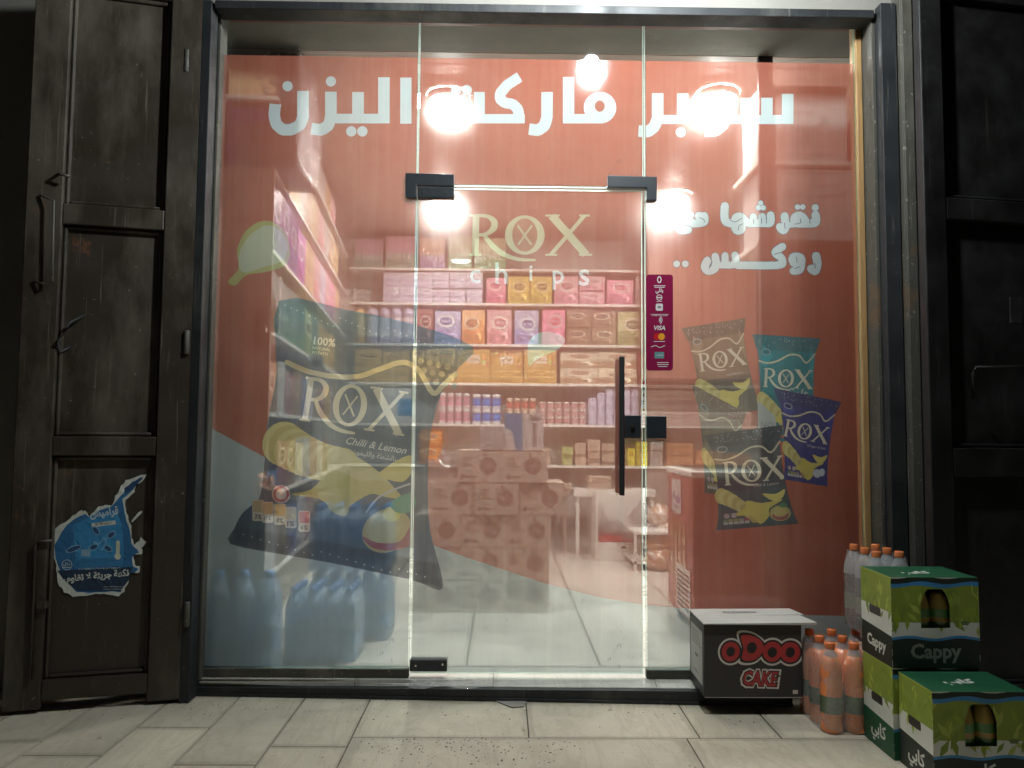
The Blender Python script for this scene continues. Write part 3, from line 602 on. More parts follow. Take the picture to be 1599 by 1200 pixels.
def film_part(parent, x0, x1, z0, z1):
    clip = [proj((x0, Y_FILM, z1)), proj((x1, Y_FILM, z1)), proj((x1, Y_FILM, z0)), proj((x0, Y_FILM, z0))]
    wm = parent.location
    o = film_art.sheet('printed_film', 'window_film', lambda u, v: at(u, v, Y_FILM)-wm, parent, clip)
    o['label'] = 'translucent printed film with red ground and white lower field'; return o
def pane(name, label, x0, x1, z0, z1, film=None):
    t = thing(name, label, 'glass door' if name == 'glass_door' else 'shop window', ((x0+x1)/2, 0, z0)); hw = (x1-x0)/2; h = z1-z0
    MB().box(-hw+.0025, hw-.0025, 0, .010, .0025, h-.0025).build('glass', 'pane_glass', t)
    for nm, a in (('glass_edge', (-hw, -hw+.002, -.001, .011, 0, h)), ('glass_edge', (hw-.002, hw, -.001, .011, 0, h)), ('glass_edge', (-hw+.0021, hw-.0021, -.001, .011, 0, .002)), ('glass_edge', (-hw+.0021, hw-.0021, -.001, .011, h-.002, h))):
        MB().box(*a).build(nm, 'glass_edge', t)
    fx0, fx1, fz0, fz1 = film or (x0+.005, x1-.005, z0+.006, min(z1-.006, ZFILM))
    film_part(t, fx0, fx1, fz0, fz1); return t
p_left = pane('shop_window', 'fixed glass pane left of the door with a huge printed crisp bag', GX0, S1-.0025, ZBOT, ZTOP)
p_top = pane('shop_window', 'glass transom pane above the door carrying the middle of the white headline', S1+.001, S2-.003, ZDOOR+.006, ZTOP)
p_right = pane('shop_window', 'fixed glass pane right of the door with four small printed crisp bags', S2+.003, GX1, ZBOT, ZTOP)
ZD0 = at(830, 1052).z
door = pane('glass_door', 'frameless glass door with black handle and pale ROX lettering on its film', S1+.003, S2-.009, ZD0, ZDOOR-.006)
for nm, x0, x1 in (('bottom_channel', GX0, S1-.004), ('bottom_channel', S2+.004, GX1)):
    o = MB().box(x0, x1, -.012, .024, SILL+.001, ZBOT-.001).build('glass_channel', 'hinge_steel', bevel=.002)
    tag(o, 'dull metal channel under the %s fixed glass pane' % ('left' if x0 < 0 else 'right'), 'channel')
# fittings of the door (parts of it) and of the panes
def fitpart(name, mat, px0, py0, px1, py1, y0=-.020, y1=.024, parent=None, bevel=.003):
    p, q = at(px0, py1, y0), at(px1, py0, y0); pr = parent or door; l = pr.location
    return MB().box(p.x-l.x, q.x-l.x, y0-l.y, y1-l.y, p.z-l.z, q.z-l.z).build(name, mat, pr, bevel=bevel)
def screws(par, pts, y=-.0215):
    for x, y_ in pts:
        p = at(x, y_, y); l = door.location; mb = MB(); n = 10
        vs = [(p.x-l.x+.0055*cos(tau*k/n), y, p.z-l.z+.0055*sin(tau*k/n)) for k in range(n)]+[(p.x-l.x+.0045*cos(tau*k/n), y-.002, p.z-l.z+.0045*sin(tau*k/n)) for k in range(n)]
        mb.raw(vs, [(k, (k+1) % n, n+(k+1) % n, n+k) for k in range(n)]+[tuple(range(n, 2*n))]); mb.build('screw', 'chrome', par)
o = fitpart('patch_hinge', 'fitting', 652, 292.5, 709, 309); screws(o, [(661, 300), (697, 302)])
o = fitpart('patch_hinge', 'fitting', 639.5, 1031, 698, 1049); screws(o, [(649, 1040), (691, 1038)])
# pull bar in front and behind, standoffs, lock
hb = MB(); l = door.location; hx = at(971, 600, -.055).x-l.x; z0, z1 = at(971, 774, -.055).z-l.z, at(971, 557, -.055).z-l.z
hb = MB().box(hx-.011, hx+.011, -.066, -.046, z0, z1).build('pull_handle', 'rubber', door, bevel=.004)
for zz in (z0+.12, z1-.12): MB().tube([(hx, -.046, zz), (hx, -.004, zz)], .010, 10).build('standoff', 'chrome', door, True)
hb2 = MB().box(hx-.011, hx+.011, .050, .072, z0, z1).build('pull_handle', 'rubber', door, bevel=.004); hb2['label'] = 'inner pull bar seen through the film'
o = fitpart('lock', 'fitting', 976, 649, 1001, 684)
q = at(988, 666, -.022)-door.location; MB().tube([(q.x, -.030, q.z), (q.x, -.020, q.z)], .009, 12).build('lock_cylinder', 'chrome', o)
def pane_fit(name, label, polys, mat='fitting', y0=-.020, y1=.024):
    t = MB(); 
    for poly in polys: t.prism([(at(x, y, y0).x, at(x, y, y0).z) for x, y in poly][::-1], y0, y1)
    return tag(t.build(name, mat, bevel=.003), label, 'fitting')
pane_fit('patch_fitting', 'black patch fitting clamping the transom over the left top corner of the door', [[(633, 270), (709, 272), (709, 291), (650.5, 290), (650.5, 310), (633, 308)]])
pane_fit('corner_fitting', 'black L-shaped corner fitting at the right top corner of the door', [[(949, 274), (1026, 276), (1026, 313), (1010, 313), (1010, 293.5), (949, 292.5)]])
pane_fit('strike_plate', 'black square strike box on the right pane beside the lock', [[(1010, 650), (1041, 650), (1041, 685), (1010, 685)]])
# payment sticker on the right pane
st = Art(); MAR = (.22, .012, .055); PW = (.62, .6, .6)
st.rrect(1009, 429, 1051, 579, 5, MAR)
st.circ(1029.5, 437, 3.5, PW, ry=5.5); st.circ(1029.5, 437, 2, MAR, ry=3.5); st.rect(1021, 446, 1039, 447.2, PW); st.rect(1022, 448.5, 1038, 449.5, PW)
st.text(shape('يللي'), 1029.5, 455, 12, PW, 0, .03); st.circ(1029.5, 465, 5, PW, n=8); st.circ(1029.5, 465, 3.8, MAR, n=8); st.rect(1026, 464, 1033, 466, PW); st.rect(1025, 470.5, 1034, 471.3, PW)
st.rrect(1024, 474.5, 1035, 485.5, 2, PW); st.circ(1029.5, 480, 3, (.2, .2, .2), ry=2); st.rect(1016, 491, 1044, 491.7, PW)
st.scrawl(1029.5, 493.2, 26, PW, 0, 2)
for r in (2, 4, 6): st.stroke([(1028+r*.6, 500-r), (1028+r, 500), (1028+r*.6, 500+r)], 1, PW, sm=3, jn=5)
st.text('VISA', 1030, 512.3, 19, PW, 0, .03, .2); st.circ(1026, 526, 5.3, (.5, .02, .02), n=16); st.circ(1033, 526, 5.3, (.75, .32, .03), n=16); st.rect(1021, 533, 1038, 534, PW)
st.stroke([(1017, 542), (1024, 540), (1030, 543), (1038, 540)], 1, PW, sm=3, jn=5); st.rrect(1022, 550, 1037, 560, 1.5, (.12, .25, .25)); st.scrawl(1029.5, 555, 11, PW, 0, 3); st.rect(1026, 566, 1044, 567, PW); st.rect(1026, 569, 1044, 570, PW); st.rect(1028, 572, 1042, 573, PW)
tag(st.sheet('payment_sticker', 'print_gloss', lambda u, v: at(u, v, -.0062)), 'tall maroon sticker with VISA and other card marks beside the door', 'sticker')

# ================================================================== THE STEEL DOOR LEAVES
def leaf(name, label, hinge, outer, mat, rows, cols, depth=.045, top=ZL+.12):
    """hinge, outer: ground points; rows: photo y of panel edges (upper, lower) ; cols: photo x of panel sides at that height"""
    d = (outer-hinge); W = Vector((d.x, d.y)).length; ux = Vector((d.x/W, d.y/W, 0)); nrm = Vector((ux.y, -ux.x, 0))
    if nrm.y > 0: nrm = -nrm
    t = thing(name, label, 'door', (hinge.x, hinge.y, .015))
    org = Vector((hinge.x, hinge.y, .015))
    def uv(px, py, off=0):                       # photo point -> (along the leaf, height)
        r = ray(px, py); o = org+nrm*off; k = (o-CAM).dot(nrm)/r.dot(nrm); p = CAM+r*k; return ((p-org).dot(ux), p.z-.015)
    def P(u, z, off): return ux*u+nrm*off+Vector((0, 0, z))
    def bar(nm, u0, u1, z0, z1, o0=0, o1=depth, par=t, mt=mat, bev=.005):
        mb = MB(); mb.hexa([P(u0, z0, o1), P(u1, z0, o1), P(u1, z0, o0), P(u0, z0, o0), P(u0, z1, o1), P(u1, z1, o1), P(u1, z1, o0), P(u0, z1, o0)])
        o = mb.build(nm, mt, par, bevel=bev); me = o.data
        bm = bmesh.new(); bm.from_mesh(me); bmesh.ops.recalc_face_normals(bm, faces=bm.faces); bm.to_mesh(me); bm.free(); return o
    return t, uv, P, bar, W, ux, nrm
hin, out = at_z(284, 1093), at_z(8, 1113)
lf, uv, LP, bar, LW, lux, lnr = leaf('steel_door_leaf', 'dark brown panelled steel door leaf swung open on the left', hin, out, 'brown_steel', None, None)
D = .045
topz = ZL+.10-.015
rails = [(1057, 1088), (682, 712), (322, 354)]
u_in, u_out = uv(247, 600, D)[0], uv(85, 600, D)[0]
bar('stile', 0, u_in, 0, topz); bar('stile', u_out, LW, 0, topz)
zs = []
for a, b_ in rails:
    z1, z0 = uv(170, a, D)[1], uv(170, b_, D)[1]; zs.append((max(z0, 0), z1)); bar('rail', u_in+.0005, u_out-.0005, max(z0, 0), z1, .002, D-.002)
bar('rail', u_in+.0005, u_out-.0005, topz-.12, topz, .002, D-.002)
edges = [zs[0][1], zs[1][0], zs[1][1], zs[2][0], zs[2][1], topz-.12]
for k in range(3):
    z0, z1 = edges[2*k], edges[2*k+1]
    pn = bar('panel', u_in+.001, u_out-.001, z0+.0005, z1-.0005, 0, .010, bev=.001)
    for a in ((u_in+.0015, u_in+.018, z0+.001, z1-.001), (u_out-.018, u_out-.0015, z0+.001, z1-.001), (u_in+.0185, u_out-.0185, z0+.001, z0+.018), (u_in+.0185, u_out-.0185, z1-.018, z1-.001)):
        bar('moulding', *a, .0105, .026, pn, bev=.009)
# sliding bolts and handles on the leaf
def leafpt(px, py, off): u, z = uv(px, py, off); return LP(u, z, off)
MB().tube([leafpt(47, 1062, .055), leafpt(54, 852, .055), leafpt(60, 846, .055), leafpt(82, 845, .055)], .0065, 8).build('bolt_rod', 'brown_steel', lf, True)
MB().box(-.02, .02, -.012, .012, -.014, .014).build('bolt_bracket', 'brown_steel', lf, bevel=.003).location = leafpt(66, 945, .05)
MB().tube([leafpt(62, 305, .05), leafpt(84, 314, .075), leafpt(82, 440, .075), leafpt(72, 445, .07), leafpt(52, 440, .05)], .0042, 8).build('pull_handle', 'hinge_steel', lf, True)
MB().tube([leafpt(132, 492, .012), leafpt(110, 505, .055), leafpt(90, 535, .055), leafpt(92, 552, .03), leafpt(110, 542, .012)], .006, 8).build('grip', 'rubber', lf, True)
MB().tube([leafpt(92, 272, .045), leafpt(92, 272, .075), leafpt(108, 276, .08)], .006, 8).build('hook', 'brown_steel', lf, True)
# hinges and the worn hinge strip of the frame beside the leaf
hs = MB().box(hin.x+.004, xl0-.003, -.125, .02, .004, ZL).build('hinge_post', 'hinge_steel', fr, bevel=.004)
for y in (95, 535, 960):
    p = at(291, y, -.14); MB().lathe([(.010, 0), (.012, .004), (.012, .096), (.010, .1)], 10, (p.x, -.136, p.z-.05)).build('hinge', 'hinge_steel', fr, True)
# torn blue poster on the leaf
po = Art(); PWH = (.52, .54, .48); BL1, BL2, BL3 = (.02, .12, .27), (.03, .20, .40), (.012, .03, .06)
Z = lambda pts: [(60+x*.1833, 730+y*.1833) for x, y in pts]
def ragged(pts, amp, n, seed):
    r = random.Random(seed); o_ = []
    L = len(pts)
    for i in range(L):
        a, b_ = pts[i], pts[(i+1) % L]
        for k in range(n):
            t = k/n; o_.append((a[0]+(b_[0]-a[0])*t+r.uniform(-amp, amp), a[1]+(b_[1]-a[1])*t+r.uniform(-amp, amp)))
    return o_
out_p = [(108, 620), (150, 520), (260, 440), (345, 370), (400, 375), (430, 415), (500, 345), (560, 325), (625, 320), (650, 250), (700, 160), (770, 95), (930, 58), (905, 90), (830, 150), (820, 215), (735, 280), (745, 380), (780, 470), (795, 560), (810, 665), (880, 600), (925, 640), (880, 690), (885, 745), (810, 745), (815, 830), (870, 850), (850, 905), (780, 890), (770, 970), (730, 1050), (680, 1095), (560, 1085), (440, 1085), (300, 1100), (220, 1060), (165, 980), (155, 860), (125, 770), (103, 750)]
in_p = [(135, 660), (200, 540), (300, 440), (400, 400), (440, 430), (520, 370), (625, 335), (700, 250), (740, 180), (800, 120), (890, 80), (815, 190), (720, 270), (735, 400), (770, 520), (790, 640), (830, 690), (860, 720), (795, 760), (805, 840), (850, 860), (830, 895), (770, 890), (745, 940), (700, 1060), (560, 1065), (430, 1070), (330, 1060), (230, 960), (180, 870), (150, 770)]
po.poly(Z(ragged(out_p, 9, 3, 3)), PWH); po.poly(Z(ragged(in_p, 6, 2, 5)), BL1)
po.poly(Z(ragged([(300, 480), (460, 420), (660, 380), (720, 480), (740, 700), (720, 800), (330, 800), (310, 650)], 14, 2, 8)), BL2); po.poly(Z([(350, 780), (720, 770), (720, 840), (340, 850)]), (.03, .16, .33))
po.poly(Z([(160, 880), (800, 850), (770, 960), (700, 1055), (330, 1055), (215, 960)]), BL3); po.poly(Z([(730, 180), (870, 85), (890, 95), (800, 190), (740, 225)]), (.012, .05, .12))
zx = lambda x, y: (60+x*.1833, 730+y*.1833)
po.text(shape('قراميش'), *zx(560, 390), 45, (.42, .5, .5), -.12, .03, height=17); po.poly(Z([(452, 478), (655, 452), (660, 485), (455, 512)]), PWH); po.text('BLUE HEAT', *zx(555, 482), 26, (.05, .06, .08), -.1, .02)
for x, y, a in ((300, 695, -.35), (490, 540, .9), (470, 680, -.4), (590, 690, .5), (620, 575, -.6)): po.circ(*zx(x, y), 13 if x == 300 else 8, (.16, .3, .42), ry=5, rot=a); po.circ(*zx(x, y), 11 if x == 300 else 6.5, (.015, .07, .16), ry=3.4, rot=a)
po.stroke([zx(470, 640), zx(520, 650), zx(560, 600), (60+575*.1833, 730+650*.1833), zx(540, 700)], 3, (.12, .3, .45), sm=3)
po.rect(*zx(365, 700), *zx(440, 760), (.2, .32, .42)); po.stroke([zx(678, 640), zx(675, 755)], 6, (.5, .52, .38)); po.circ(*zx(675, 760), 5, (.5, .52, .38))
po.circ(*zx(243, 832), 8.2, PWH, n=20); po.circ(*zx(243, 832), 7.4, BL1, n=20); po.text(shape('حلال'), *zx(243, 826), 11, PWH, 0, .02); po.rect(*zx(212, 850), *zx(275, 856), PWH)
po.scrawl(*zx(520, 862), 66, (.4, .45, .45), -.03, 3.4, 4); po.text(shape('نكهة جريئة لا تقاوم')+'', *zx(505, 935), 98, PWH, -.10, .035, height=17); po.text('!', *zx(222, 975), 2.5, PWH, -.1, .03, height=9)
po.scrawl(*zx(645, 1018), 33, (.4, .42, .4), 0, 2.4, 5); po.scrawl(*zx(640, 1040), 33, (.4, .42, .4), 0, 2.2, 6)
po.poly(Z([(790, 460), (850, 385), (880, 370), (885, 385), (850, 420), (800, 470)]), PWH)
def to_leaf(u, v):
    off = .0128+.0012*(1+sin(u*.33+v*.07)*sin(v*.29))+.004*max(0, (u-190)/40)
    a, z = uv(u, v, off); return Vector((hin.x, hin.y, .015))+LP(a, z, off)
tag(po.sheet('torn_poster', 'paper', to_leaf), 'torn blue crisps poster stuck on the lower panel of the left door leaf', 'poster')

# right leaf
rh, ro = at_z(1452, 1120), at_z(1452, 1120)+Vector((.80, .13, 0))
rl, uv2, RP, bar2, RW, rux, rnr = leaf('steel_door_leaf', 'nearly black steel door leaf folded open on the right behind the cartons', rh, ro, 'black_steel', None, None)
bar2('stile', 0, .10, 0, topz); bar2('stile', .68, RW, 0, topz)
e = []
for a, b_ in ((1075, 1110), (700, 745), (310, 345)):
    z1, z0 = uv2(1520, a, D)[1], max(0, uv2(1520, b_, D)[1]); e += [(z0, z1)]; bar2('rail', .1005, .6795, z0, z1, .002, D-.002)
bar2('rail', .1005, .6795, topz-.12, topz, .002, D-.002)
ed = [e[0][1], e[1][0], e[1][1], e[2][0], e[2][1], topz-.12]
for k in range(3):
    pn = bar2('panel', .101, .679, ed[2*k]+.0005, ed[2*k+1]-.0005, 0, .010, bev=.001)
    bar2('moulding', .1195, .6605, ed[2*k]+.001, ed[2*k]+.018, .0105, .026, pn, bev=.009)
def rpt(px, py, off): u, z = uv2(px, py, off); return RP(u, z, off)
MB().tube([rpt(1520, 622, .05), rpt(1519, 582, .09), rpt(1524, 573, .09), rpt(1600, 573, .09), rpt(1640, 573, .05)], .005, 8).build('pull_handle', 'black_steel', rl, True)
q0 = rpt(1584, 492, .047); mb = MB().box(-.02, .03, -.006, .004, -.035, .07); o = mb.build('lock_plate', 'black_steel', rl, bevel=.002); o.location = q0
MB().box(xr1+.006, at(1429, 600, -.17).x, -.17, .05, .004, ZL+.1).build('hinge_post', 'hinge_steel', fr, bevel=.004)
MB().box(at(1438, 600, -.17).x, rh.x-.004, -.175, .05, .004, ZL+.1).build('leaf_edge', 'hinge_steel', rl, bevel=.004).location = -rl.location
for y in (20, 535, 985):
    p = at(1433.5, y, -.18); MB().lathe([(.008, 0), (.010, .004), (.010, .076), (.008, .08)], 10, (p.x, -.166, p.z-.04)).build('hinge', 'hinge_steel', fr, True)
# litter on the sill and the pavement
tp = MB(); rr = random.Random(9); n = 14; pts = []
for i in range(n):
    for j in range(4):
        px, py = 640+i*10, 1056+j*4.5+2*sin(i*.9); p = at_z(px, py, SILL+.004); pts.append((p.x, min(p.y, -.03)-.0*j-.012*j, SILL+.003+rr.uniform(0, .014)*(1 if 0 < j < 3 else .2)))
tp.raw(pts, [(i*4+j, (i+1)*4+j, (i+1)*4+j+1, i*4+j+1) for i in range(n-1) for j in range(3)]); tag(tp.build('tape_strip', 'shrink_wrap', None, True), 'crumpled strip of clear tape on the sill under the door hinge', 'tape')
p = [at_z(x, y, .0) for x, y in ((770, 1094), (822, 1096), (818, 1104), (800, 1106), (785, 1100))]; mb = MB(); k = len(p); mb.raw([(q.x, q.y-.004, .0005) for q in p]+[(q.x, q.y-.004, .0035+.002*(i % 2)) for i, q in enumerate(p)], [tuple(range(k, 2*k))]+[(i, (i+1) % k, k+(i+1) % k, k+i) for i in range(k)]); tag(mb.build('mortar_patch', 'plaster'), 'small broken grey mortar patch at the foot of the threshold', 'mortar')
mb = MB(); rr = random.Random(21)
for k in range(420):
    if k < 230: q = at_z(rr.gauss((640, 720, 830)[k % 3], 45), 1153+abs(rr.gauss(0, 24)))
    else: x_ = rr.uniform(-2.0, 1.8); q = Vector((x_, fy(x_)-abs(rr.gauss(0, .12))-.006, 0))
    s_ = rr.uniform(.0008, .0032); a_ = rr.uniform(0, 6); l_ = rr.uniform(1, 2.4); c, sn = cos(a_)*s_, sin(a_)*s_
    v = [(q.x+c*l_, q.y+sn*l_, .0002), (q.x-sn, q.y+c, .0002), (q.x-c*l_, q.y-sn*l_, .0002), (q.x+sn, q.y-c, .0002), (q.x, q.y, s_*.9)]; mb.raw(v, [(0, 1, 4), (1, 2, 4), (2, 3, 4), (3, 0, 4)], rr.choice([(.07, .055, .04), (.1, .08, .05), (.05, .045, .04), (.3, .28, .24)]))
tag(mb.build('grit', 'paper'), 'dark grit and crumbs scattered on the pavement tiles', 'grit', kind='stuff')
# bulb over the door (just above the picture; its glow and reflection are in it)
lb = thing('wall_bulb', 'bright white bulb on a bracket above the shop door', 'lamp', (.50, -1.0, 3.22))
MB().lathe([(.004, -.085), (.035, -.075), (.055, -.045), (.060, -.01), (.050, .03), (.032, .06)], 20).build('bulb', 'lamp_out', lb, True)
MB().lathe([(.030, .061), (.030, .10), (.018, .115)], 16).build('socket', 'rubber', lb, True)
MB().tube([(0, 0, .11), (0, 0, .19), (0, .06, .23), (0, .89, .23)], .010, 8).build('bracket', 'black_steel', lb, True)
# ================================================================== INSIDE THE SHOP: room, lamps, shelving
CEIL, RX0, RX1, RY1 = 2.95, -1.95, 2.48, 3.96
g = MB().box(RX0, RX1, .161, RY1, SILL-.03, SILL-.011); shop_floor = tag(g.build('shop_floor', 'grout'), kind='structure')
y = .163
while y < RY1-.05:
    x = RX0; y2 = min(y+.6, RY1)
    while x < RX1-.05:
        x2 = min(x+.6, RX1); tile(x, x2, y, y2, 'shop_tile', SILL-.0105, SILL, shop_floor, .0025, 'floor_tile'); x = x2
    y = y2
def st_box(name, a, mat='wall_paint'): return tag(MB().box(*a).build(name, mat), kind='structure')
st_box('shop_wall_back', (RX0, RX1, RY1, RY1+.1, SILL-.03, CEIL+.2)); st_box('shop_wall_right', (RX1, RX1+.1, .31, RY1, SILL-.03, CEIL+.2))
lw = MB(); lw.hexa([(-1.42, .06, SILL), (-1.36, .06, SILL), (-1.745, RY1-.001, SILL), (-1.80, RY1-.001, SILL), (-1.42, .06, CEIL+.2), (-1.36, .06, CEIL+.2), (-1.745, RY1-.001, CEIL+.2), (-1.80, RY1-.001, CEIL+.2)]); tag(lw.build('shop_wall_left', 'wall_paint'), kind='structure')
ceiling = tag(MB().box(RX0, RX1, .03, RY1, CEIL+.022, CEIL+.12).build('shop_ceiling', 'wall_paint'), kind='structure')
y = .065; k = 0
while y < RY1-.04:
    MB().box(RX0, RX1, y+.003, y+.117, CEIL, CEIL+.02).build('plank', 'ceiling_board', ceiling, bevel=.003, seg=1); y += .12
for k, (x, y) in enumerate([(-.312, .79), (1.153, .72), (-.484, 2.55), (1.326, 2.49)]):
    t = thing('ceiling_lamp', 'round white lamp on the shop ceiling, %s' % ('front one left of the door middle', 'front one near the right pane', 'rear one behind the door hinge', 'rear one behind the corner fitting')[k], 'lamp', (x, y, CEIL), 0, 'ceiling lamps in the shop')
    MB().lathe([(.115, -.002), (.115, -.03), (.10, -.036)], 24, caps=False).build('housing', 'shelf_white', t, True)
    MB().lathe([(.004, -.052), (.06, -.048), (.097, -.034), (.099, -.006)], 24).build('diffuser', 'lamp_in', t, True)
YB = 3.60                                            # front edge of the back shelves
ZB = [at(700, p, YB).z for p in (419, 473, 537, 598, 662, 726)]
NAMES = ['top', 'second', 'third', 'fourth', 'fifth', 'lowest']
bs = thing('back_shelving', 'white wall shelving with six boards along the back wall', 'shelf', (0, YB, SILL))
for z in ZB: MB().box(-1.40, 2.36, 0, .33, z-SILL-.022, z-SILL).build('shelf_board', 'shelf_white', bs, bevel=.002)
for x in (-1.43, .18, 1.35, 2.37): MB().box(x, x+.02, .335, .355, .001, 2.8-SILL).build('upright', 'shelf_white', bs)
MB().box(-1.36, .42, .02, .32, .001, ZB[5]-SILL-.024).build('base_cabinet', 'carcass', bs, bevel=.003)
MB().box(1.30, 2.36, .02, .32, .001, ZB[5]-SILL-.024).build('base_cabinet', 'carcass', bs, bevel=.003)
# left shelving along the slanting wall
A0, A1 = Vector((-1.07, .20, 0)), Vector((-1.40, 3.55, 0)); WD = (A1-A0).normalized(); WN = Vector((WD.y, -WD.x, 0)); RZL = math.atan2(WD.y, WD.x); LL = (A1-A0).length
ls = thing('side_shelving', 'white shelving along the left wall ending at the glass', 'shelf', (A0.x, A0.y, SILL), RZL)
ZLS = [.43, .81, 1.19, 1.57, 1.95, 2.33, 2.68]
for z in ZLS: MB().box(0.021, LL, .0, .285, z-SILL-.02, z-SILL).build('shelf_board', 'shelf_white', ls, bevel=.002)
MB().box(0, .02, .0, .285, .001, 2.33-SILL).build('end_panel', 'carcass', ls, bevel=.002)
MB().box(0.021, LL, .287, .295, .001, 2.75-SILL).build('back_panel', 'carcass', ls)
# right shelving end by the glass
rs = thing('shelf_end', 'brown end panel of shelving close behind the right pane', 'shelf', (1.235, .32, SILL))
MB().box(0, .62, 0, .02, .001, 1.98).build('end_panel', 'brown_board', rs, bevel=.003)
MB().box(0, .62, .021, .40, 1.955, 1.978).build('shelf_board', 'shelf_white', rs); MB().box(0, .62, .0, .40, 2.352, 2.374).build('shelf_board', 'shelf_white', rs)
up_ = MB().box(0, .07, -.024, -.003, 1.0, CEIL-SILL-.002).build('slotted_upright', 'track_steel', rs)
for k in range(26):
    for s in (.018, .046): MB().box(s, s+.008, -.0255, -.0245, 1.72+.043*k, 1.742+.043*k).build('slot', 'rubber', up_)

# ------------------------------------------------------------------ packaged goods
CARD = {}
def goods_mesh(key, w, h, d, mat, paint, side=None, name='carton'):
    k = (key, round(w, 3), round(h, 3), round(d, 3))
    if k not in CARD:
        a = Art(); rr = random.Random(str(key)); base = paint(a, w*1000, h*1000, rr)
        vs, fc = a.cut([(0, 0), (w*1000, 0), (w*1000, h*1000), (0, h*1000)], 1e-3)
        mb = MB(); mb.v = [(p[0]/1000-w/2, 0, h-p[1]/1000) for p in vs]; mb.f = [f for f, c in fc]; mb.c = [c for f, c in fc]
        sd = side or base; x0, x1 = -w/2, w/2
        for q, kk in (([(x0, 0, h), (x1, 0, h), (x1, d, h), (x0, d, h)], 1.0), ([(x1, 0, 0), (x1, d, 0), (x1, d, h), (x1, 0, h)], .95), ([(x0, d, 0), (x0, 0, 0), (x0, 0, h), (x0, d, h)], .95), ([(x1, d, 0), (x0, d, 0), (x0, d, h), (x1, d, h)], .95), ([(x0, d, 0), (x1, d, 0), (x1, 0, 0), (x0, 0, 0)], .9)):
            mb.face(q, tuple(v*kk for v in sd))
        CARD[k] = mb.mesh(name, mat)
    return CARD[k]
def bars(a, x0, y0, x1, y1, n, col, rr):
    for k in range(n):
        yy = y0+(y1-y0)*(k+.2)/n; a.rect(x0, yy, x0+(x1-x0)*rr.uniform(.55, 1), yy+(y1-y0)*.5/n, col)
def jit(c, rr): k = rr.uniform(.85, 1.12); return tuple(min(1, x*k*rr.uniform(.93, 1.07)) for x in c)
def p_oval(base0, logo0, band0, ink=(.05, .04, .05), top=None):
    def f(a, w, h, rr):
        base, logo, band = jit(base0, rr), jit(logo0, rr), jit(band0, rr)
        a.rect(0, 0, w, h, base)
        if top: a.rect(0, 0, w, h*.3, top)
        a.poly(smooth_path([(0, h*.62), (w*.3, h*.55), (w*.7, h*.68), (w, h*.56), (w, h), (0, h)], 4)[:-1]+[(0, h)], band)
        lx, ly = rr.uniform(.42, .58), rr.uniform(.30, .42); a.circ(w*lx, h*ly, w*.33, logo, ry=h*.19, n=16); a.circ(w*lx, h*ly, w*.26, ink, ry=h*.13, n=16); a.scrawl(w*lx, h*ly, w*.36, logo, 0, h*.1, rr.random())
        a.circ(w*.72, h*.76, w*.15, tuple(min(1, c*1.5+.05) for c in base), ry=h*.11); a.circ(w*.66, h*.8, w*.09, tuple(c*.5 for c in band), ry=h*.08)
        bars(a, w*.08, h*.72, w*.45, h*.93, 4, tuple(c*.45 for c in band), rr); a.rect(0, 0, w, h*.02, ink); a.rect(0, h*.985, w, h, ink); return base
    return f
def p_wave(base, c2, c3, ink):
    def f(a, w, h, rr):
        a.rect(0, 0, w, h, base)
        a.poly([(0, h*.45), (w*.25, h*.38), (w*.6, h*.52), (w, h*.4), (w, h*.62), (w*.55, h*.7), (w*.2, h*.58), (0, h*.66)], c2); a.poly([(0, h*.8), (w*.5, h*.72), (w, h*.82), (w, h), (0, h)], c3)
        a.scrawl(w*.42, h*.2, w*.5, ink, 0, h*.12, rr.random()); bars(a, w*.1, h*.3, w*.7, h*.38, 2, ink, rr); a.circ(w*.78, h*.56, w*.1, c3, ry=h*.09); bars(a, w*.12, h*.86, w*.6, h*.95, 2, ink, rr); return base
    return f
def p_kraft(base, ink):
    def f(a, w, h, rr):
        a.rect(0, 0, w, h, base); a.rect(w*.06, h*.05, w*.94, h*.1, ink); a.circ(w*.5, h*.48, w*.3, ink, ry=h*.14, n=16); a.circ(w*.5, h*.46, w*.2, base, ry=h*.08, n=12)
        bars(a, w*.2, h*.68, w*.8, h*.82, 3, ink, rr); a.rect(w*.1, h*.9, w*.9, h*.93, ink); return base
    return f
def p_foil(base, hi, logo):
    def f(a, w, h, rr):
        a.rect(0, 0, w, h, base)
        for k in range(14): a.circ(rr.uniform(.08, .92)*w, rr.uniform(.08, .55)*h, w*rr.uniform(.03, .06), tuple(c*rr.uniform(.5, 1.3) for c in hi), ry=h*rr.uniform(.04, .08), n=8)
        a.rrect(w*.3, h*.18, w*.7, h*.42, w*.05, logo); a.scrawl(w*.5, h*.3, w*.3, tuple(c*.3 for c in base), 0, h*.1, rr.random()); a.rect(0, h*.62, w, h*.66, hi); a.rect(0, h*.78, w, h*.82, hi); bars(a, w*.1, h*.86, w*.7, h*.97, 2, tuple(c*.4 for c in base), rr); return base
    return f
def p_split(top, bot, wh):
    def f(a, w, h, rr):
        a.rect(0, 0, w, h, top); a.rect(0, h*.55, w, h, bot)
        for k in range(5): a.stroke([(w*(.15+.16*k), h*.5), (w*(.17+.16*k), h*.68)], w*.05, wh, jn=6)
        a.circ(w*.5, h*.25, w*.3, tuple(min(1, c*1.4) for c in top), ry=h*.12); bars(a, w*.12, h*.78, w*.8, h*.92, 3, tuple(c*.6 for c in bot), rr)
        for k in range(7): a.poly([(w*rr.random(), h*rr.random()*.5) for _ in range(3)], tuple(min(1, c*1.25+.03) for c in top))
        return top
    return f
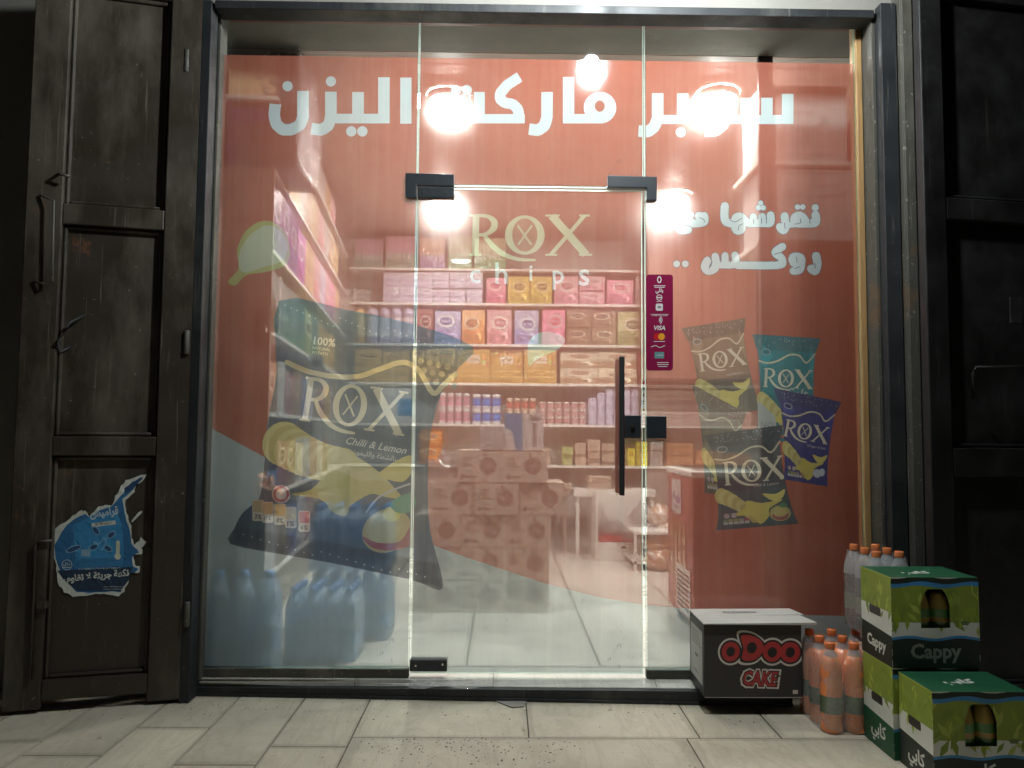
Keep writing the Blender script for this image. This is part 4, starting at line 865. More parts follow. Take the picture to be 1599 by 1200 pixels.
def p_snack(word, base, pic, ink):
    def f(a, w, h, rr):
        a.rect(0, 0, w, h, base); a.scrawl(w*.45, h*.16, w*.75, ink, 0, h*.14, 3); bars(a, w*.1, h*.28, w*.6, h*.42, 2, ink, rr)
        a.circ(w*.42, h*.72, w*.28, pic, ry=h*.2); a.circ(w*.36, h*.68, w*.13, tuple(c*.6 for c in pic), ry=h*.09); a.poly([(w*.6, h), (w, h*.35), (w, h)], (.75, .68, .6)); a.poly([(w*.7, h*.6), (w*.9, h*.45), (w*.85, h*.75)], tuple(c*.7 for c in pic)); a.rect(0, h*.93, w, h, (.3, .04, .05)); return base
    return f
STY = {
 'lilac': ('print_card', p_wave((.62, .58, .66), (.40, .34, .48), (.52, .46, .58), (.25, .2, .3))), 'pink': ('print_card', p_oval((.66, .26, .34), (.72, .6, .6), (.55, .16, .26), (.5, .08, .16))),
 'olive': ('print_card', p_oval((.58, .46, .12), (.66, .58, .3), (.44, .34, .08), (.25, .16, .04))), 'rose': ('print_card', p_oval((.66, .36, .42), (.7, .62, .6), (.6, .26, .32), (.4, .14, .2))),
 'whitepink': ('print_card', p_wave((.68, .6, .6), (.6, .3, .36), (.6, .45, .5), (.4, .1, .2))), 'maroon': ('print_card', p_oval((.26, .09, .10), (.6, .5, .45), (.2, .06, .08), (.1, .03, .04))),
 'navy': ('print_card', p_oval((.10, .13, .28), (.6, .6, .6), (.07, .1, .22), (.04, .05, .12))), 'orange': ('print_card', p_oval((.62, .32, .12), (.66, .56, .4), (.5, .22, .07), (.3, .1, .03), (.66, .4, .2))),
 'bluelilac': ('print_card', p_oval((.34, .36, .56), (.66, .66, .7), (.26, .28, .5), (.12, .12, .3), (.44, .44, .6))), 'brown': ('print_card', p_oval((.28, .19, .12), (.6, .5, .4), (.22, .14, .09), (.09, .05, .03))),
 'khaki': ('print_card', p_oval((.36, .40, .18), (.62, .62, .45), (.28, .34, .12), (.1, .14, .05))), 'kraft': ('print_card', p_kraft((.55, .38, .14), (.2, .11, .04))), 'kraft2': ('print_card', p_oval((.58, .40, .15), (.5, .34, .12), (.5, .33, .11), (.22, .12, .04))),
 'foil': ('print_foil', p_foil((.50, .32, .10), (.62, .45, .18), (.66, .58, .45))), 'cream': ('print_card', p_oval((.66, .58, .46), (.6, .5, .38), (.35, .22, .14), (.25, .15, .1))), 'red': ('print_gloss', p_oval((.62, .05, .06), (.7, .55, .4), (.5, .03, .05), (.35, .02, .03))),
 'almond': ('print_card', p_snack('ALMOND', (.66, .60, .54), (.58, .30, .08), (.12, .06, .05))), 'thin': ('print_card', p_wave((.62, .56, .52), (.45, .30, .26), (.5, .36, .3), (.2, .1, .1))),
 'greenbag': ('print_foil', p_split((.45, .55, .36), (.10, .36, .16), (.7, .72, .66))), 'peachbag': ('print_foil', p_split((.62, .42, .28), (.30, .22, .42), (.7, .68, .66))), 'lilacbag': ('print_foil', p_split((.5, .3, .38), (.22, .36, .28), (.68, .66, .64))),
 'orangebox': ('print_gloss', p_oval((.66, .27, .05), (.7, .6, .4), (.5, .18, .03), (.35, .1, .02))), 'flat': ('print_card', p_wave((.55, .46, .36), (.36, .22, .16), (.45, .34, .25), (.15, .08, .06))), 'flatgreen': ('print_card', p_wave((.5, .55, .25), (.3, .4, .1), (.4, .45, .2), (.1, .15, .05))),
 'flatorange': ('print_gloss', p_wave((.62, .32, .14), (.45, .17, .07), (.6, .42, .26), (.2, .07, .03))), 'yellow': ('print_gloss', p_oval((.75, .72, .06), (.7, .3, .05), (.7, .68, .05), (.4, .35, .02))), 'purple': ('print_gloss', p_oval((.20, .10, .26), (.55, .5, .55), (.14, .06, .2), (.06, .03, .1))),
 'violet': ('print_card', p_oval((.44, .14, .36), (.6, .5, .55), (.34, .09, .28), (.2, .04, .16))), 'tan': ('print_card', p_kraft((.58, .42, .24), (.3, .18, .08))), 'darkgreen': ('print_foil', p_split((.05, .13, .09), (.07, .22, .10), (.4, .45, .4))), 'grey': ('print_card', p_kraft((.5, .48, .46), (.36, .34, .33))), 'blue': ('print_gloss', p_oval((.05, .16, .5), (.65, .66, .7), (.04, .1, .4), (.02, .05, .25))),
}
DESC = {'lilac': 'lilac and white tissue carton', 'pink': 'pink biscuit carton', 'olive': 'mustard yellow biscuit carton', 'rose': 'pale rose carton', 'whitepink': 'white and pink carton', 'maroon': 'dark maroon carton', 'navy': 'navy carton', 'orange': 'peach orange carton', 'bluelilac': 'blue-lilac carton', 'brown': 'brown carton with round mark', 'khaki': 'green khaki carton', 'kraft': 'golden kraft carton', 'kraft2': 'golden kraft carton with oval mark', 'foil': 'gold foil snack carton', 'cream': 'cream and brown cake carton', 'red': 'bright red carton', 'almond': 'white almond biscuit box', 'thin': 'thin white and brown box', 'greenbag': 'green noodle bag', 'peachbag': 'peach and purple noodle bag', 'lilacbag': 'lilac and green noodle bag', 'orangebox': 'orange box', 'flat': 'flat brown packet', 'flatgreen': 'flat green packet', 'flatorange': 'flat orange packet', 'yellow': 'bright yellow packet', 'purple': 'dark purple pack with round marks', 'violet': 'violet carton', 'tan': 'tan carton', 'darkgreen': 'dark green snack bag', 'grey': 'grey carton', 'blue': 'blue box'}
CNT = {}
def place(style, w, h, d, loc, rz, where, group):
    mat, paint = STY[style]; nm = DESC[style].split()[-1]; nm = {'mark': 'carton', 'marks': 'pack', 'bag': 'snack_bag'}.get(nm, nm)
    var = random.choice((0, 0, 1, 2)); me = goods_mesh((style, var), w, h, d, mat, paint, name=nm)
    return tag(obj(nm, me, None, loc, rz), '%s, %s' % (DESC[style], where), nm.replace('_', ' '), group)
LVL = ['lowest', 'second lowest', 'third', 'fourth', 'fifth', 'sixth', 'seventh']
def row(si, items, d=.24):
    zb = ZB[si]; cnt = {}
    for x0, x1, yt, style, nx, nz in items:
        p, q = at(x0, yt, YB+.02), at(x1, yt, YB+.02); W = (q.x-p.x)/nx; zt = p.z; H = (zt-zb-.002)/nz
        for i in range(nx):
            for j in range(nz):
                c = cnt.setdefault((style, j), [0]); c[0] += 1
                lv = '' if nz == 1 else (', %s layer' % LVL[j])
                place(style, W-random.choice((.004, .004, .010)), H-.0015, d, (p.x+W*(i+.5), YB+.02+random.uniform(0, .035), zb+.001+H*j), random.uniform(-.05, .05), '%s from left%s, %s back shelf' % (ORD[min(11, c[0]-1)], lv, NAMES[si]), 'goods on the %s back shelf' % NAMES[si])
row(0, [(553, 598, 372, 'lilacbag', 1, 1), (602, 648, 368, 'lilacbag', 1, 1), (655, 695, 370, 'peachbag', 1, 1), (700, 738, 368, 'greenbag', 1, 1), (741, 790, 372, 'greenbag', 1, 1)])
row(1, [(598, 754, 424, 'lilac', 6, 2), (759, 791, 433, 'pink', 1, 1), (793, 863, 430, 'olive', 2, 1), (865, 904, 431, 'rose', 1, 1), (905, 945, 431, 'rose', 1, 2), (947, 990, 437, 'pink', 1, 1), (993, 1034, 432, 'whitepink', 1, 2)])
row(2, [(650, 677, 482, 'maroon', 1, 1), (679, 720, 485, 'bluelilac', 1, 1), (721, 758, 483, 'orange', 1, 1), (760, 800, 482, 'rose', 1, 1), (803, 842, 483, 'bluelilac', 1, 1), (847, 883, 483, 'pink', 1, 1), (885, 963, 482, 'brown', 2, 2), (965, 1012, 485, 'khaki', 1, 1), (1014, 1050, 485, 'khaki', 1, 1)])
row(3, [(553, 640, 541, 'kraft', 2, 2), (642, 712, 543, 'kraft2', 3, 2), (713, 870, 545, 'foil', 3, 1), (875, 995, 548, 'cream', 2, 2), (998, 1040, 550, 'red', 1, 1), (1042, 1180, 585, 'flatorange', 4, 1)])
row(4, [(1000, 1174, 608, 'almond', 8, 1)], .10)
row(5, [(655, 690, 670, 'orangebox', 1, 2), (846, 860, 700, 'flat', 1, 5), (878, 895, 698, 'flatgreen', 1, 5), (898, 916, 692, 'flat', 1, 6), (918, 938, 687, 'flat', 1, 7), (940, 960, 693, 'flat', 1, 6), (980, 992, 700, 'yellow', 1, 1), (994, 1012, 690, 'yellow', 1, 5), (1016, 1036, 690, 'grey', 1, 3), (1042, 1084, 692, 'flatorange', 2, 6), (1086, 1130, 704, 'flatorange', 2, 4), (1132, 1174, 708, 'flatorange', 2, 3)])
# rounded packs, tins, jars and roll stacks
def cyl(name, style_cols, r, h, n=14, dome=0.0, mat='print_gloss'):
    k = ('cyl', name, r, h)
    if k not in CARD:
        mb = MB(); c1, c2, c3 = style_cols
        prof = [(r*.96, 0), (r, h*.02), (r, h*.2)]; mb.lathe(prof, n, col=c2, caps=False); mb.lathe([(r, h*.2), (r, h*.32)], n, col=c3, caps=False); mb.lathe([(r, h*.32), (r, h*.62)], n, col=c1, caps=False); mb.lathe([(r, h*.62), (r, h*.72)], n, col=c3, caps=False)
        if dome: mb.lathe([(r, h*.72), (r*.98, h*.85), (r*.8, h*.95), (r*.35, h)], n, col=c1)
        else: mb.lathe([(r, h*.72), (r, h*.94), (r*.95, h*.97), (r*.92, h)], n, col=c2)
        me = mb.mesh(name, mat, True); CARD[k] = me
    return CARD[k]
def cyl_row(si, x0, x1, nx, nz, name, cols, label, rw, ytop, dome=0, yo=.06):
    p, q = at(x0, ytop, YB+yo), at(x1, ytop, YB+yo); W = (q.x-p.x)/nx; H = (p.z-ZB[si])/nz
    for i in range(nx):
        for j in range(nz):
            lv = '' if nz == 1 else ', %s layer' % LVL[j]
            tag(obj(name, cyl(name, cols, W*rw/2, H*.98, dome=dome), None, (p.x+W*(i+.5), YB+yo, ZB[si]+.001+H*j), random.uniform(0, 6)), '%s, %s from left%s, %s back shelf' % (label, ORD[i], lv, NAMES[si]), name.replace('_', ' '), 'round goods on the %s back shelf' % NAMES[si])
cyl_row(2, 553, 572, 1, 1, 'puffed_pack', ((.6, .42, .2), (.5, .3, .1), (.62, .5, .3)), 'gold rounded snack pack', .95, 481, .2)
cyl_row(2, 573, 648, 4, 1, 'puffed_pack', ((.44, .42, .56), (.3, .26, .42), (.66, .62, .66)), 'lilac rounded snack pack', .98, 480, .2)
cyl_row(4, 685, 735, 4, 2, 'milk_tin', ((.5, .3, .36), (.66, .6, .6), (.6, .2, .28)), 'pink milk tin', .9, 614)
cyl_row(4, 737, 783, 3, 2, 'milk_tin', ((.06, .22, .6), (.66, .66, .68), (.04, .12, .45)), 'blue milk tin', .9, 616)
cyl_row(4, 790, 838, 4, 2, 'spread_jar', ((.5, .16, .12), (.62, .5, .4), (.4, .1, .08)), 'red spread jar', .85, 622)
cyl_row(4, 841, 916, 6, 3, 'small_tin', ((.56, .34, .34), (.62, .55, .5), (.4, .12, .14)), 'small pink tin', .9, 628)
cyl_row(4, 918, 932, 1, 3, 'tissue_roll', ((.52, .5, .64), (.48, .46, .6), (.6, .58, .68)), 'low stack of lilac rolls', .98, 622)
cyl_row(4, 932, 945, 1, 4, 'tissue_roll', ((.52, .5, .63), (.48, .46, .6), (.6, .58, .68)), 'middle stack of lilac rolls', .98, 614)
cyl_row(4, 945, 998, 4, 4, 'tissue_roll', ((.52, .5, .62), (.48, .46, .6), (.6, .58, .68)), 'tall stack of lilac rolls', .98, 607)
# thin boxes below the almond boxes
p, q = at(1000, 640, YB-.0), at(1174, 640, YB); W = (q.x-p.x)/8
for i in range(8):
    for j in range(2): place('thin', W-.004, .062, .10, (p.x+W*(i+.5), YB+.005-.0, ZB[4]+.001+.064*j), 0, '%s from left, %s layer before the almond boxes' % (ORD[i], ('lower', 'upper')[j]), 'thin boxes on the fifth back shelf')
for o in list(bpy.data.objects):
    if o.get('label', '').startswith('white almond'): o.location.y += .12; o.location.z += .0
# stacks standing on the floor strip below the shelves
yy = YB-.28
for x0, x1, yt, st_, n in ((920, 955, 745, 'flat', 5), (958, 990, 775, 'flat', 4), (875, 893, 757, 'flat', 3)):
    p, q = at(x0, yt, yy), at(x1, yt, yy); zb = .62 if x0 > 900 else .60
    for j in range(n):
        place(st_, q.x-p.x-.004, (p.z-zb)/n-.002, .22, ((p.x+q.x)/2+random.uniform(-.008, .008), yy+random.uniform(0, .02), zb+(p.z-zb)/n*j+.001), random.uniform(-.05, .05), 'layer %s in the stack %s' % (ORD[j], {920: 'behind the bottom of the pull handle', 958: 'right of the pull handle bottom', 875: 'on the stool beside the cartons'}[x0]), 'flat packets stacked low at the back')
lb_ = MB().box(.62, 1.32, YB-.32, YB-.01, .56, .618).build('low_bench', 'shelf_white', bevel=.003); tag(lb_, 'white bench board under the stacked packets at the back', 'bench')
for x in (.64, 1.28): MB().box(x, x+.03, YB-.30, YB-.27, SILL+.001, .559).build('leg', 'shelf_white', lb_)
so = thing('stool', 'small brown stool holding packets beside the carton stack', 'stool', (.46, YB-.18, SILL))
MB().box(-.12, .12, -.14, .14, .50, .53).build('seat', 'carcass', so, bevel=.004)
for sx in (-.1, .08):
    for sy in (-.12, .1): MB().box(sx, sx+.02, sy, sy+.02, .001, .499).build('leg', 'carcass', so)
# brown cabinet hung before the back shelves
p, q = at(1012, 592, 3.22), at(1180, 345, 3.22)
cb = thing('wall_cabinet', 'brown wooden cabinet hung at the back right of the shop', 'cabinet', (p.x, 3.22, p.z))
cw, ch = q.x-p.x, CEIL-.02-p.z
MB().box(0, cw, .02, .36, 0, ch).build('carcass', 'brown_board', cb, bevel=.003)
for k in range(2): MB().box(cw*k/2+.004, cw*(k+1)/2-.004, 0, .019, .004, ch-.004).build('door', 'brown_board', cb, bevel=.003)
# left shelving goods
SEQ = {6: [('tan', .22, .20), ('grey', .3, .22), ('tan', .28, .2), ('lilac', .3, .22), ('tan', .3, .2), ('grey', .4, .22), ('tan', .3, .2), ('rose', .3, .2)],
       5: [('purple', .16, .30), ('tan', .30, .26), ('tan', .26, .28), ('grey', .22, .26), ('cream', .24, .28), ('tan', .3, .26), ('rose', .3, .25), ('grey', .26, .26), ('cream', .3, .27), ('tan', .3, .25)],
       4: [('purple', .24, .33), ('purple', .24, .33), ('purple', .24, .33), ('violet', .26, .30), ('tan', .36, .30), ('rose', .28, .3), ('lilac', .28, .29), ('rose', .28, .3), ('pink', .3, .29), ('tan', .3, .3)],
       3: [('darkgreen', .22, .29), ('grey', .05, .30), ('darkgreen', .24, .28), ('darkgreen', .26, .29), ('darkgreen', .26, .28), ('khaki', .28, .27), ('darkgreen', .3, .28), ('kraft', .3, .27), ('kraft', .3, .26), ('kraft2', .3, .27)],
       2: [('brown', .22, .24), ('grey', .2, .26), ('maroon', .26, .22), ('brown', .26, .25), ('blue', .2, .22), ('grey', .3, .25), ('brown', .28, .24), ('maroon', .3, .24), ('kraft', .3, .24)],
       1: [('blue', .26, .10), ('maroon', .28, .24), ('brown', .26, .25), ('grey', .28, .22), ('blue', .28, .25), ('maroon', .3, .24), ('grey', .3, .25), ('brown', .3, .25)],
       0: [('grey', .3, .25), ('brown', .3, .28), ('blue', .3, .26), ('grey', .3, .28), ('maroon', .3, .26), ('brown', .3, .28)]}
SN = ['lowest', 'second lowest', 'third lowest', 'middle', 'third highest', 'second highest', 'highest']
for si, seq in SEQ.items():
    u = .04; cnt = {}
    for style, w_, h_ in seq:
        if u+w_ > LL-.02: break
        p = A0+WD*(u+w_/2)+WN*(-.012); cnt[style] = cnt.get(style, 0)+1
        place(style, w_-.008, h_, .22, (p.x, p.y, ZLS[si]+.001), RZL, '%s from the glass on the %s left shelf' % (ORD[cnt[style]-1], SN[si]), 'goods on the %s left shelf' % SN[si]); u += w_
# big packs in shiny wrap stacked on the end of the left shelving
def wrapped(name, label, x0, x1, y0, y1, z0, z1, col, group):
    t = thing(name, label, 'pack', ((x0+x1)/2, (y0+y1)/2, z0), 0, group); w_, d_, h_ = (x1-x0)/2, (y1-y0)/2, z1-z0
    mb = MB()
    for k in range(3): mb.box(-w_+.012+(2*w_-.024)*k/3, -w_+.012+(2*w_-.024)*(k+1)/3-.004, -d_+.012, d_-.012, .004, h_-.012, tuple(c*(1-.12*k) for c in col))
    mb.build('contents', 'print_card', t, bevel=.01); bm = bmesh.new(); bmesh.ops.create_cube(bm, size=1); bmesh.ops.subdivide_edges(bm, edges=bm.edges, cuts=7, use_grid_fill=True); rr = random.Random(label)
    for v in bm.verts:
        v.co = Vector((v.co.x*2*w_, v.co.y*2*d_, (v.co.z+.5)*h_)); v.co += Vector((rr.uniform(-1, 1), rr.uniform(-1, 1), rr.uniform(-.2, .3)))*.008
    me = bpy.data.meshes.new('wrap'); bm.to_mesh(me); bm.free(); me.materials.append(MATS['clear_bag']); obj('wrap', me, t); return t
GW = 'wrapped packs on top of the left shelving'
wrapped('wrapped_pack', 'large red-brown wrapped pack, lowest of the three above the shelf end', -1.27, -.965, .22, .60, 2.334, 2.56, (.05, .02, .02), GW)
wrapped('wrapped_pack', 'large red-brown wrapped pack, middle of the three above the shelf end', -1.235, -.97, .24, .62, 2.57, 2.78, (.045, .02, .02), GW)
wrapped('wrapped_pack', 'dark wrapped pack touching the ceiling above the shelf end', -1.145, -.985, .26, .62, 2.785, 2.935, (.03, .018, .018), GW)
wrapped('wrapped_pack', 'crinkled wrapped pack on the highest left shelf behind the others', -1.36, -1.08, .70, 1.15, 2.69, 2.88, (.5, .4, .32), GW)
# upper right goods by the glass
def rbox(label, a, style): w_ = a[1]-a[0]; mat, paint = STY[style]; tag(obj('carton', goods_mesh(style, w_, a[4]-a[3], .3, mat, paint, name='carton'), None, ((a[0]+a[1])/2, a[2], a[3])), label, 'carton')
rbox('pale carton with plain front on the upper right shelf end', (1.262, 1.68, .335, 2.442, 2.82), 'grey'); rbox('dark red carton beside the pine batten high up', (1.69, 1.85, .335, 2.442, 2.64), 'maroon')
rbox('pale wide carton under the upper right shelf', (1.262, 1.84, .335, 2.047, 2.16), 'grey'); rbox('pale striped carton lying under the upper right shelf board', (1.262, 1.80, .338, 2.162, 2.40), 'grey')

# ------------------------------------------------------------------ chest freezer
FX, FY0, FY1, FZ = .975, .60, 1.20, .915
fz = thing('chest_freezer', 'red chest freezer with pale vent grille and wheels behind the right pane', 'freezer', (FX, FY0, SILL)); hh = FZ-SILL
MB().box(0, .80, 0, FY1-FY0, .07, hh-.035).build('body', 'freezer_skin', fz, bevel=.012); MB().box(-.008, .808, -.008, FY1-FY0+.008, hh-.034, hh).build('rim', 'shelf_white', fz, bevel=.008)
MB().box(.02, .78, .02, FY1-FY0-.02, hh+.001, hh+.010).build('glass_lid', 'pane_glass', fz)
for x in (.05, .72):
    for y in (.05, .50): MB().tube([(x-.012, y, .034), (x+.014, y, .034)], .033, 12).build('wheel', 'rubber', fz, True)
gr = MB().box(-.006, -.001, .05, .36, .10, .33).build('vent_grille', 'shelf_white', fz, bevel=.002)
for k in range(8): MB().box(-.008, -.0065, .075, .335, .118+.025*k, .128+.025*k).build('slot', 'rubber', gr)
fa = Art(); fa.rrect(0, 0, 220, 190, 24, (.62, .6, .58)); fa.rrect(8, 8, 212, 182, 20, (.66, .64, .62)); fa.scrawl(120, 50, 110, (.1, .08, .2), 0, 26, 3); fa.rect(90, 95, 200, 130, (.2, .1, .32)); fa.circ(50, 90, 26, (.12, .1, .16)); fa.rect(30, 145, 195, 160, (.3, .28, .34))
fa.sheet('label', 'print_gloss', lambda u, v: Vector((-.0025, .47-u/1000, hh-.06-v/1000)), fz)
fa = Art(); rr = random.Random(4)
for k in range(4):
    fa.rrect(k*95, 0, k*95+80, 330, 30, (.34, .14, .07)); 
    for j in range(5): fa.circ(k*95+40+rr.uniform(-8, 8), 40+j*62, 26, ((.5, .24, .1), (.62, .42, .25))[j % 2], ry=30)
fa.sheet('picture_strip', 'print_gloss', lambda u, v: Vector((-.002, .52-u/1000, hh-.28-v/1000)), fz)

# ------------------------------------------------------------------ carton stack in the middle of the shop
def p_emblem(a, w, h, rr):
    a.rect(0, 0, w, h, (.60, .51, .43)); a.circ(w*.68, h*.48, h*.27, (.24, .17, .14), n=18); a.circ(w*.68, h*.48, h*.23, (.34, .25, .21), n=18); a.scrawl(w*.68, h*.48, h*.34, (.60, .51, .43), 0, h*.08, 5)
    bars(a, w*.08, h*.2, w*.42, h*.55, 4, (.27, .2, .15), rr); a.circ(w*.12, h*.82, h*.07, (.2, .13, .1)); a.rect(w*.2, h*.8, w*.4, h*.86, (.25, .18, .14)); a.circ(w*.62, h*.14, h*.05, (.14, .09, .08)); a.rect(0, 0, w, h*.03, (.3, .23, .17)); return (.60, .51, .43)
CY = 1.16; rows_px = [(912, 960, 645, 3), (862, 912, 645, 3), (815, 862, 648, 3), (767, 815, 668, 3), (717, 767, 712, 2)]; cwid = .262; chgt = .1865
for j, (_, _, x0, n) in enumerate(rows_px):
    base = at(x0, 900, CY).x
    for i in range(n):
        tag(obj('carton', goods_mesh('emblem', cwid-.004, chgt-.002, .34, 'print_card', p_emblem, name='carton'), None, (base+cwid*(i+.5), CY+random.uniform(0, .015), SILL+.001+chgt*j), random.uniform(-.012, .012)),
            'brown carton with dark emblem, %s from left, %s layer of the stack' % (ORD[i], ('bottom', 'second', 'third', 'fourth', 'top')[j]), 'carton', 'emblem cartons stacked behind the door')
zt = SILL+chgt*5+.002
def p_baw(a, w, h, rr):
    a.rect(0, 0, w, h, (.62, .6, .58)); a.poly([(0, 0), (w*.46, 0), (w*.46, h), (w*.3, h), (w*.2, h*.5), (0, h*.4)], (.06, .24, .42)); a.rect(w*.46, 0, w*.54, h, (.5, .5, .5)); a.text('BAWENT', w*.77, h*.60, h*.66, (.05, .05, .06), pi/2, .03)
    for k in range(7): a.stroke([(w*.77, h*.2), (w*.77+w*.16*cos(-pi/2+(k-3)*.45), h*.2+h*.14*sin(-pi/2+(k-3)*.45))], w*.03, (.08, .08, .09), jn=6)
    return (.6, .58, .56)
pb0, pb1 = at(788, 645, CY), at(849, 645, CY); tag(obj('tissue_box', goods_mesh('bawent', pb1.x-pb0.x, pb0.z-zt, .2, 'print_card', p_baw, name='tissue_box'), None, ((pb0.x+pb1.x)/2, CY+.02, zt)), 'white and blue box lettered BAWENT upright on the carton stack', 'box')
pb0, pb1 = at(750, 668, CY), at(787, 668, CY); tag(obj('carton', goods_mesh('grey', pb1.x-pb0.x, pb0.z-zt, .2, *STY['grey'], name='carton'), None, ((pb0.x+pb1.x)/2, CY+.01, zt)), 'grey carton on the stack left of the BAWENT box', 'carton')
# ------------------------------------------------------------------ soft bags
def blob(name, label, cat, c, r, mat, seed, group=None, tie=False, sub=3):
    bm = bmesh.new(); bmesh.ops.create_icosphere(bm, subdivisions=sub, radius=1); rr = random.Random(seed); ph = [rr.uniform(0, 6) for _ in range(9)]
    for v in bm.verts:
        n = v.co.normalized(); k = 1+.13*sin(5*n.x+ph[0])*sin(4*n.y+ph[1])+.10*sin(9*n.z+ph[2]+3*n.x)+.07*sin(14*n.x+ph[3]+9*n.y)*sin(13*n.z+ph[4])
        if tie and n.z > .6: k *= 1-(n.z-.6)*1.3
        v.co = Vector((n.x*r[0]*k, n.y*r[1]*k, max(-.62, n.z*k)*r[2]+r[2]*.62))
        if tie and n.z > .9: v.co.z += r[2]*.7
    for f in bm.faces: f.smooth = True
    me = bpy.data.meshes.new(name); bm.to_mesh(me); bm.free()
    ca = me.color_attributes.new('Col', 'FLOAT_COLOR', 'POINT'); cc = [rr.choice([(.5, .3, .18, 1), (.62, .5, .4, 1), (.35, .16, .1, 1), (.6, .55, .5, 1)]) for _ in range(6)]
    data = []
    for v in me.vertices: data += cc[int((v.co.x*31+v.co.z*23+ph[5])*1.7) % 6]
    ca.data.foreach_set('color', data); me.materials.append(MATS[mat])
    return tag(obj(name, me, None, c), label, cat, group)
blob('plastic_bag', 'knotted clear plastic bag of snacks lying on the carton stack', 'bag', (at(690, 700, CY).x, CY+.14, zt-chgt+.001), (.11, .10, .10), 'clear_bag', 2, None, True)
p = at(421, 765, .14); blob('plastic_bag', 'peach coloured plastic bag crumpled behind the left pane', 'bag', (p.x, .14, p.z-.06), (.055, .05, .065), 'peach_bag', 5, None, True)
p = at(404, 752, .14); blob('plastic_bag', 'tied end of a peach plastic bag behind the left pane', 'bag', (p.x, .17, p.z-.05), (.03, .03, .05), 'peach_bag', 8)
# display bin with red sweets, bread bags
bn = thing('display_bin', 'white open display bin with a tall side board near the back', 'bin', (.79, 3.0, SILL))
MB().box(0, .44, 0, .015, .001, .145).build('front_panel', 'shelf_white', bn, bevel=.002); MB().box(-.016, -.001, -.02, .5, .001, .56).build('side_board', 'shelf_white', bn, bevel=.003); MB().box(0, .44, .0155, .27, .10, .115).build('shelf', 'shelf_white', bn); MB().box(0, .44, .271, .285, .001, .52).build('back_panel', 'shelf_white', bn)
MB().box(.19, .23, -.006, -.0005, .10, .12).build('label_slot', 'rubber', bn)
rr = random.Random(3); mb = MB()
for k in range(160):
    c = (.805+rr.random()*.30, 3.02+rr.random()*.2, SILL+.122+rr.random()*.07); s = .012; mb.box(c[0]-s, c[0]+s, c[1]-s, c[1]+s, c[2]-s, c[2]+s, (.55+rr.random()*.15, .04, .05))
tag(mb.build('red_sweets', 'print_gloss', None, bevel=.003), 'heap of bright red wrapped sweets in the white display bin', 'sweets', kind='stuff')
for k, (px, py, Y, r, lab) in enumerate([(1003, 800, 3.1, (.11, .1, .10), 'clear bag of bread leaning behind the display bin'), (992, 826, 2.92, (.13, .10, .08), 'clear bag of rolls slumped over the display bin corner'), (955, 822, 3.14, (.12, .08, .07), 'clear bag of crumbs on the red sweets'), (1030, 800, 2.9, (.10, .1, .09), 'white and brown bread bag beyond the door edge'), (1026, 842, 2.7, (.10, .1, .09), 'orange printed bread bag beside the freezer'), (1028, 868, 2.6, (.11, .1, .09), 'brown printed bag at the bottom of the bread pile'), (1042, 826, 2.85, (.10, .1, .09), 'white bread bag against the freezer side')]):
    p = at(px, py, Y); blob('bread_bag', lab, 'bag', (p.x, Y, max(SILL+.002, p.z-r[2])), r, 'print_foil' if k > 2 else 'clear_bag', 20+k, 'bread bags by the display bin')
br = thing('bread_rack', 'low white rack under the bread bags beside the freezer', 'rack', (1.17, 2.55, SILL)); MB().box(-.16, .22, 0, .6, .27, .29).build('shelf_board', 'shelf_white', br); MB().box(-.16, .22, 0, .6, .05, .07).build('shelf_board', 'shelf_white', br)
for x in (-.16, .2):
    for y in (0, .58): MB().box(x, x+.02, y, y+.02, .001, .269).build('leg', 'shelf_white', br)

# ------------------------------------------------------------------ bottles in shrink wrap
PROFILE = [(.030, 0), (.040, .006), (.041, .03), (.038, .05), (.041, .07), (.041, .17), (.038, .19), (.041, .21), (.038, .245), (.026, .278), (.015, .298), (.014, .306)]
BOT = {}
def bottle_parts(kind):
    if kind in BOT: return BOT[kind]
    body, neck, capc, lab = {'orange': ('juice', 'pet_clear', (.62, .16, .05), (.10, .14, .07)), 'dark': ('cola', 'pet_clear', (.62, .18, .06), (.12, .16, .10)), 'water': ('pet_water', 'pet_water', (.12, .30, .66), (.25, .42, .66))}[kind]
    split = 10 if kind != 'dark' else 8
    r = [MB().lathe(PROFILE[:split], 14).mesh('body', body, True), MB().lathe(PROFILE[split-1:], 14, caps=False).mesh('neck', neck, True), MB().lathe([(.017, .302), (.0175, .304), (.0175, .322), (.0155, .326)], 14, col=capc).mesh('cap', 'print_gloss', True), MB().lathe([(.0416, .072), (.0416, .135)], 14, col=lab, caps=False).mesh('label', 'print_gloss', True)]
    BOT[kind] = r; return r
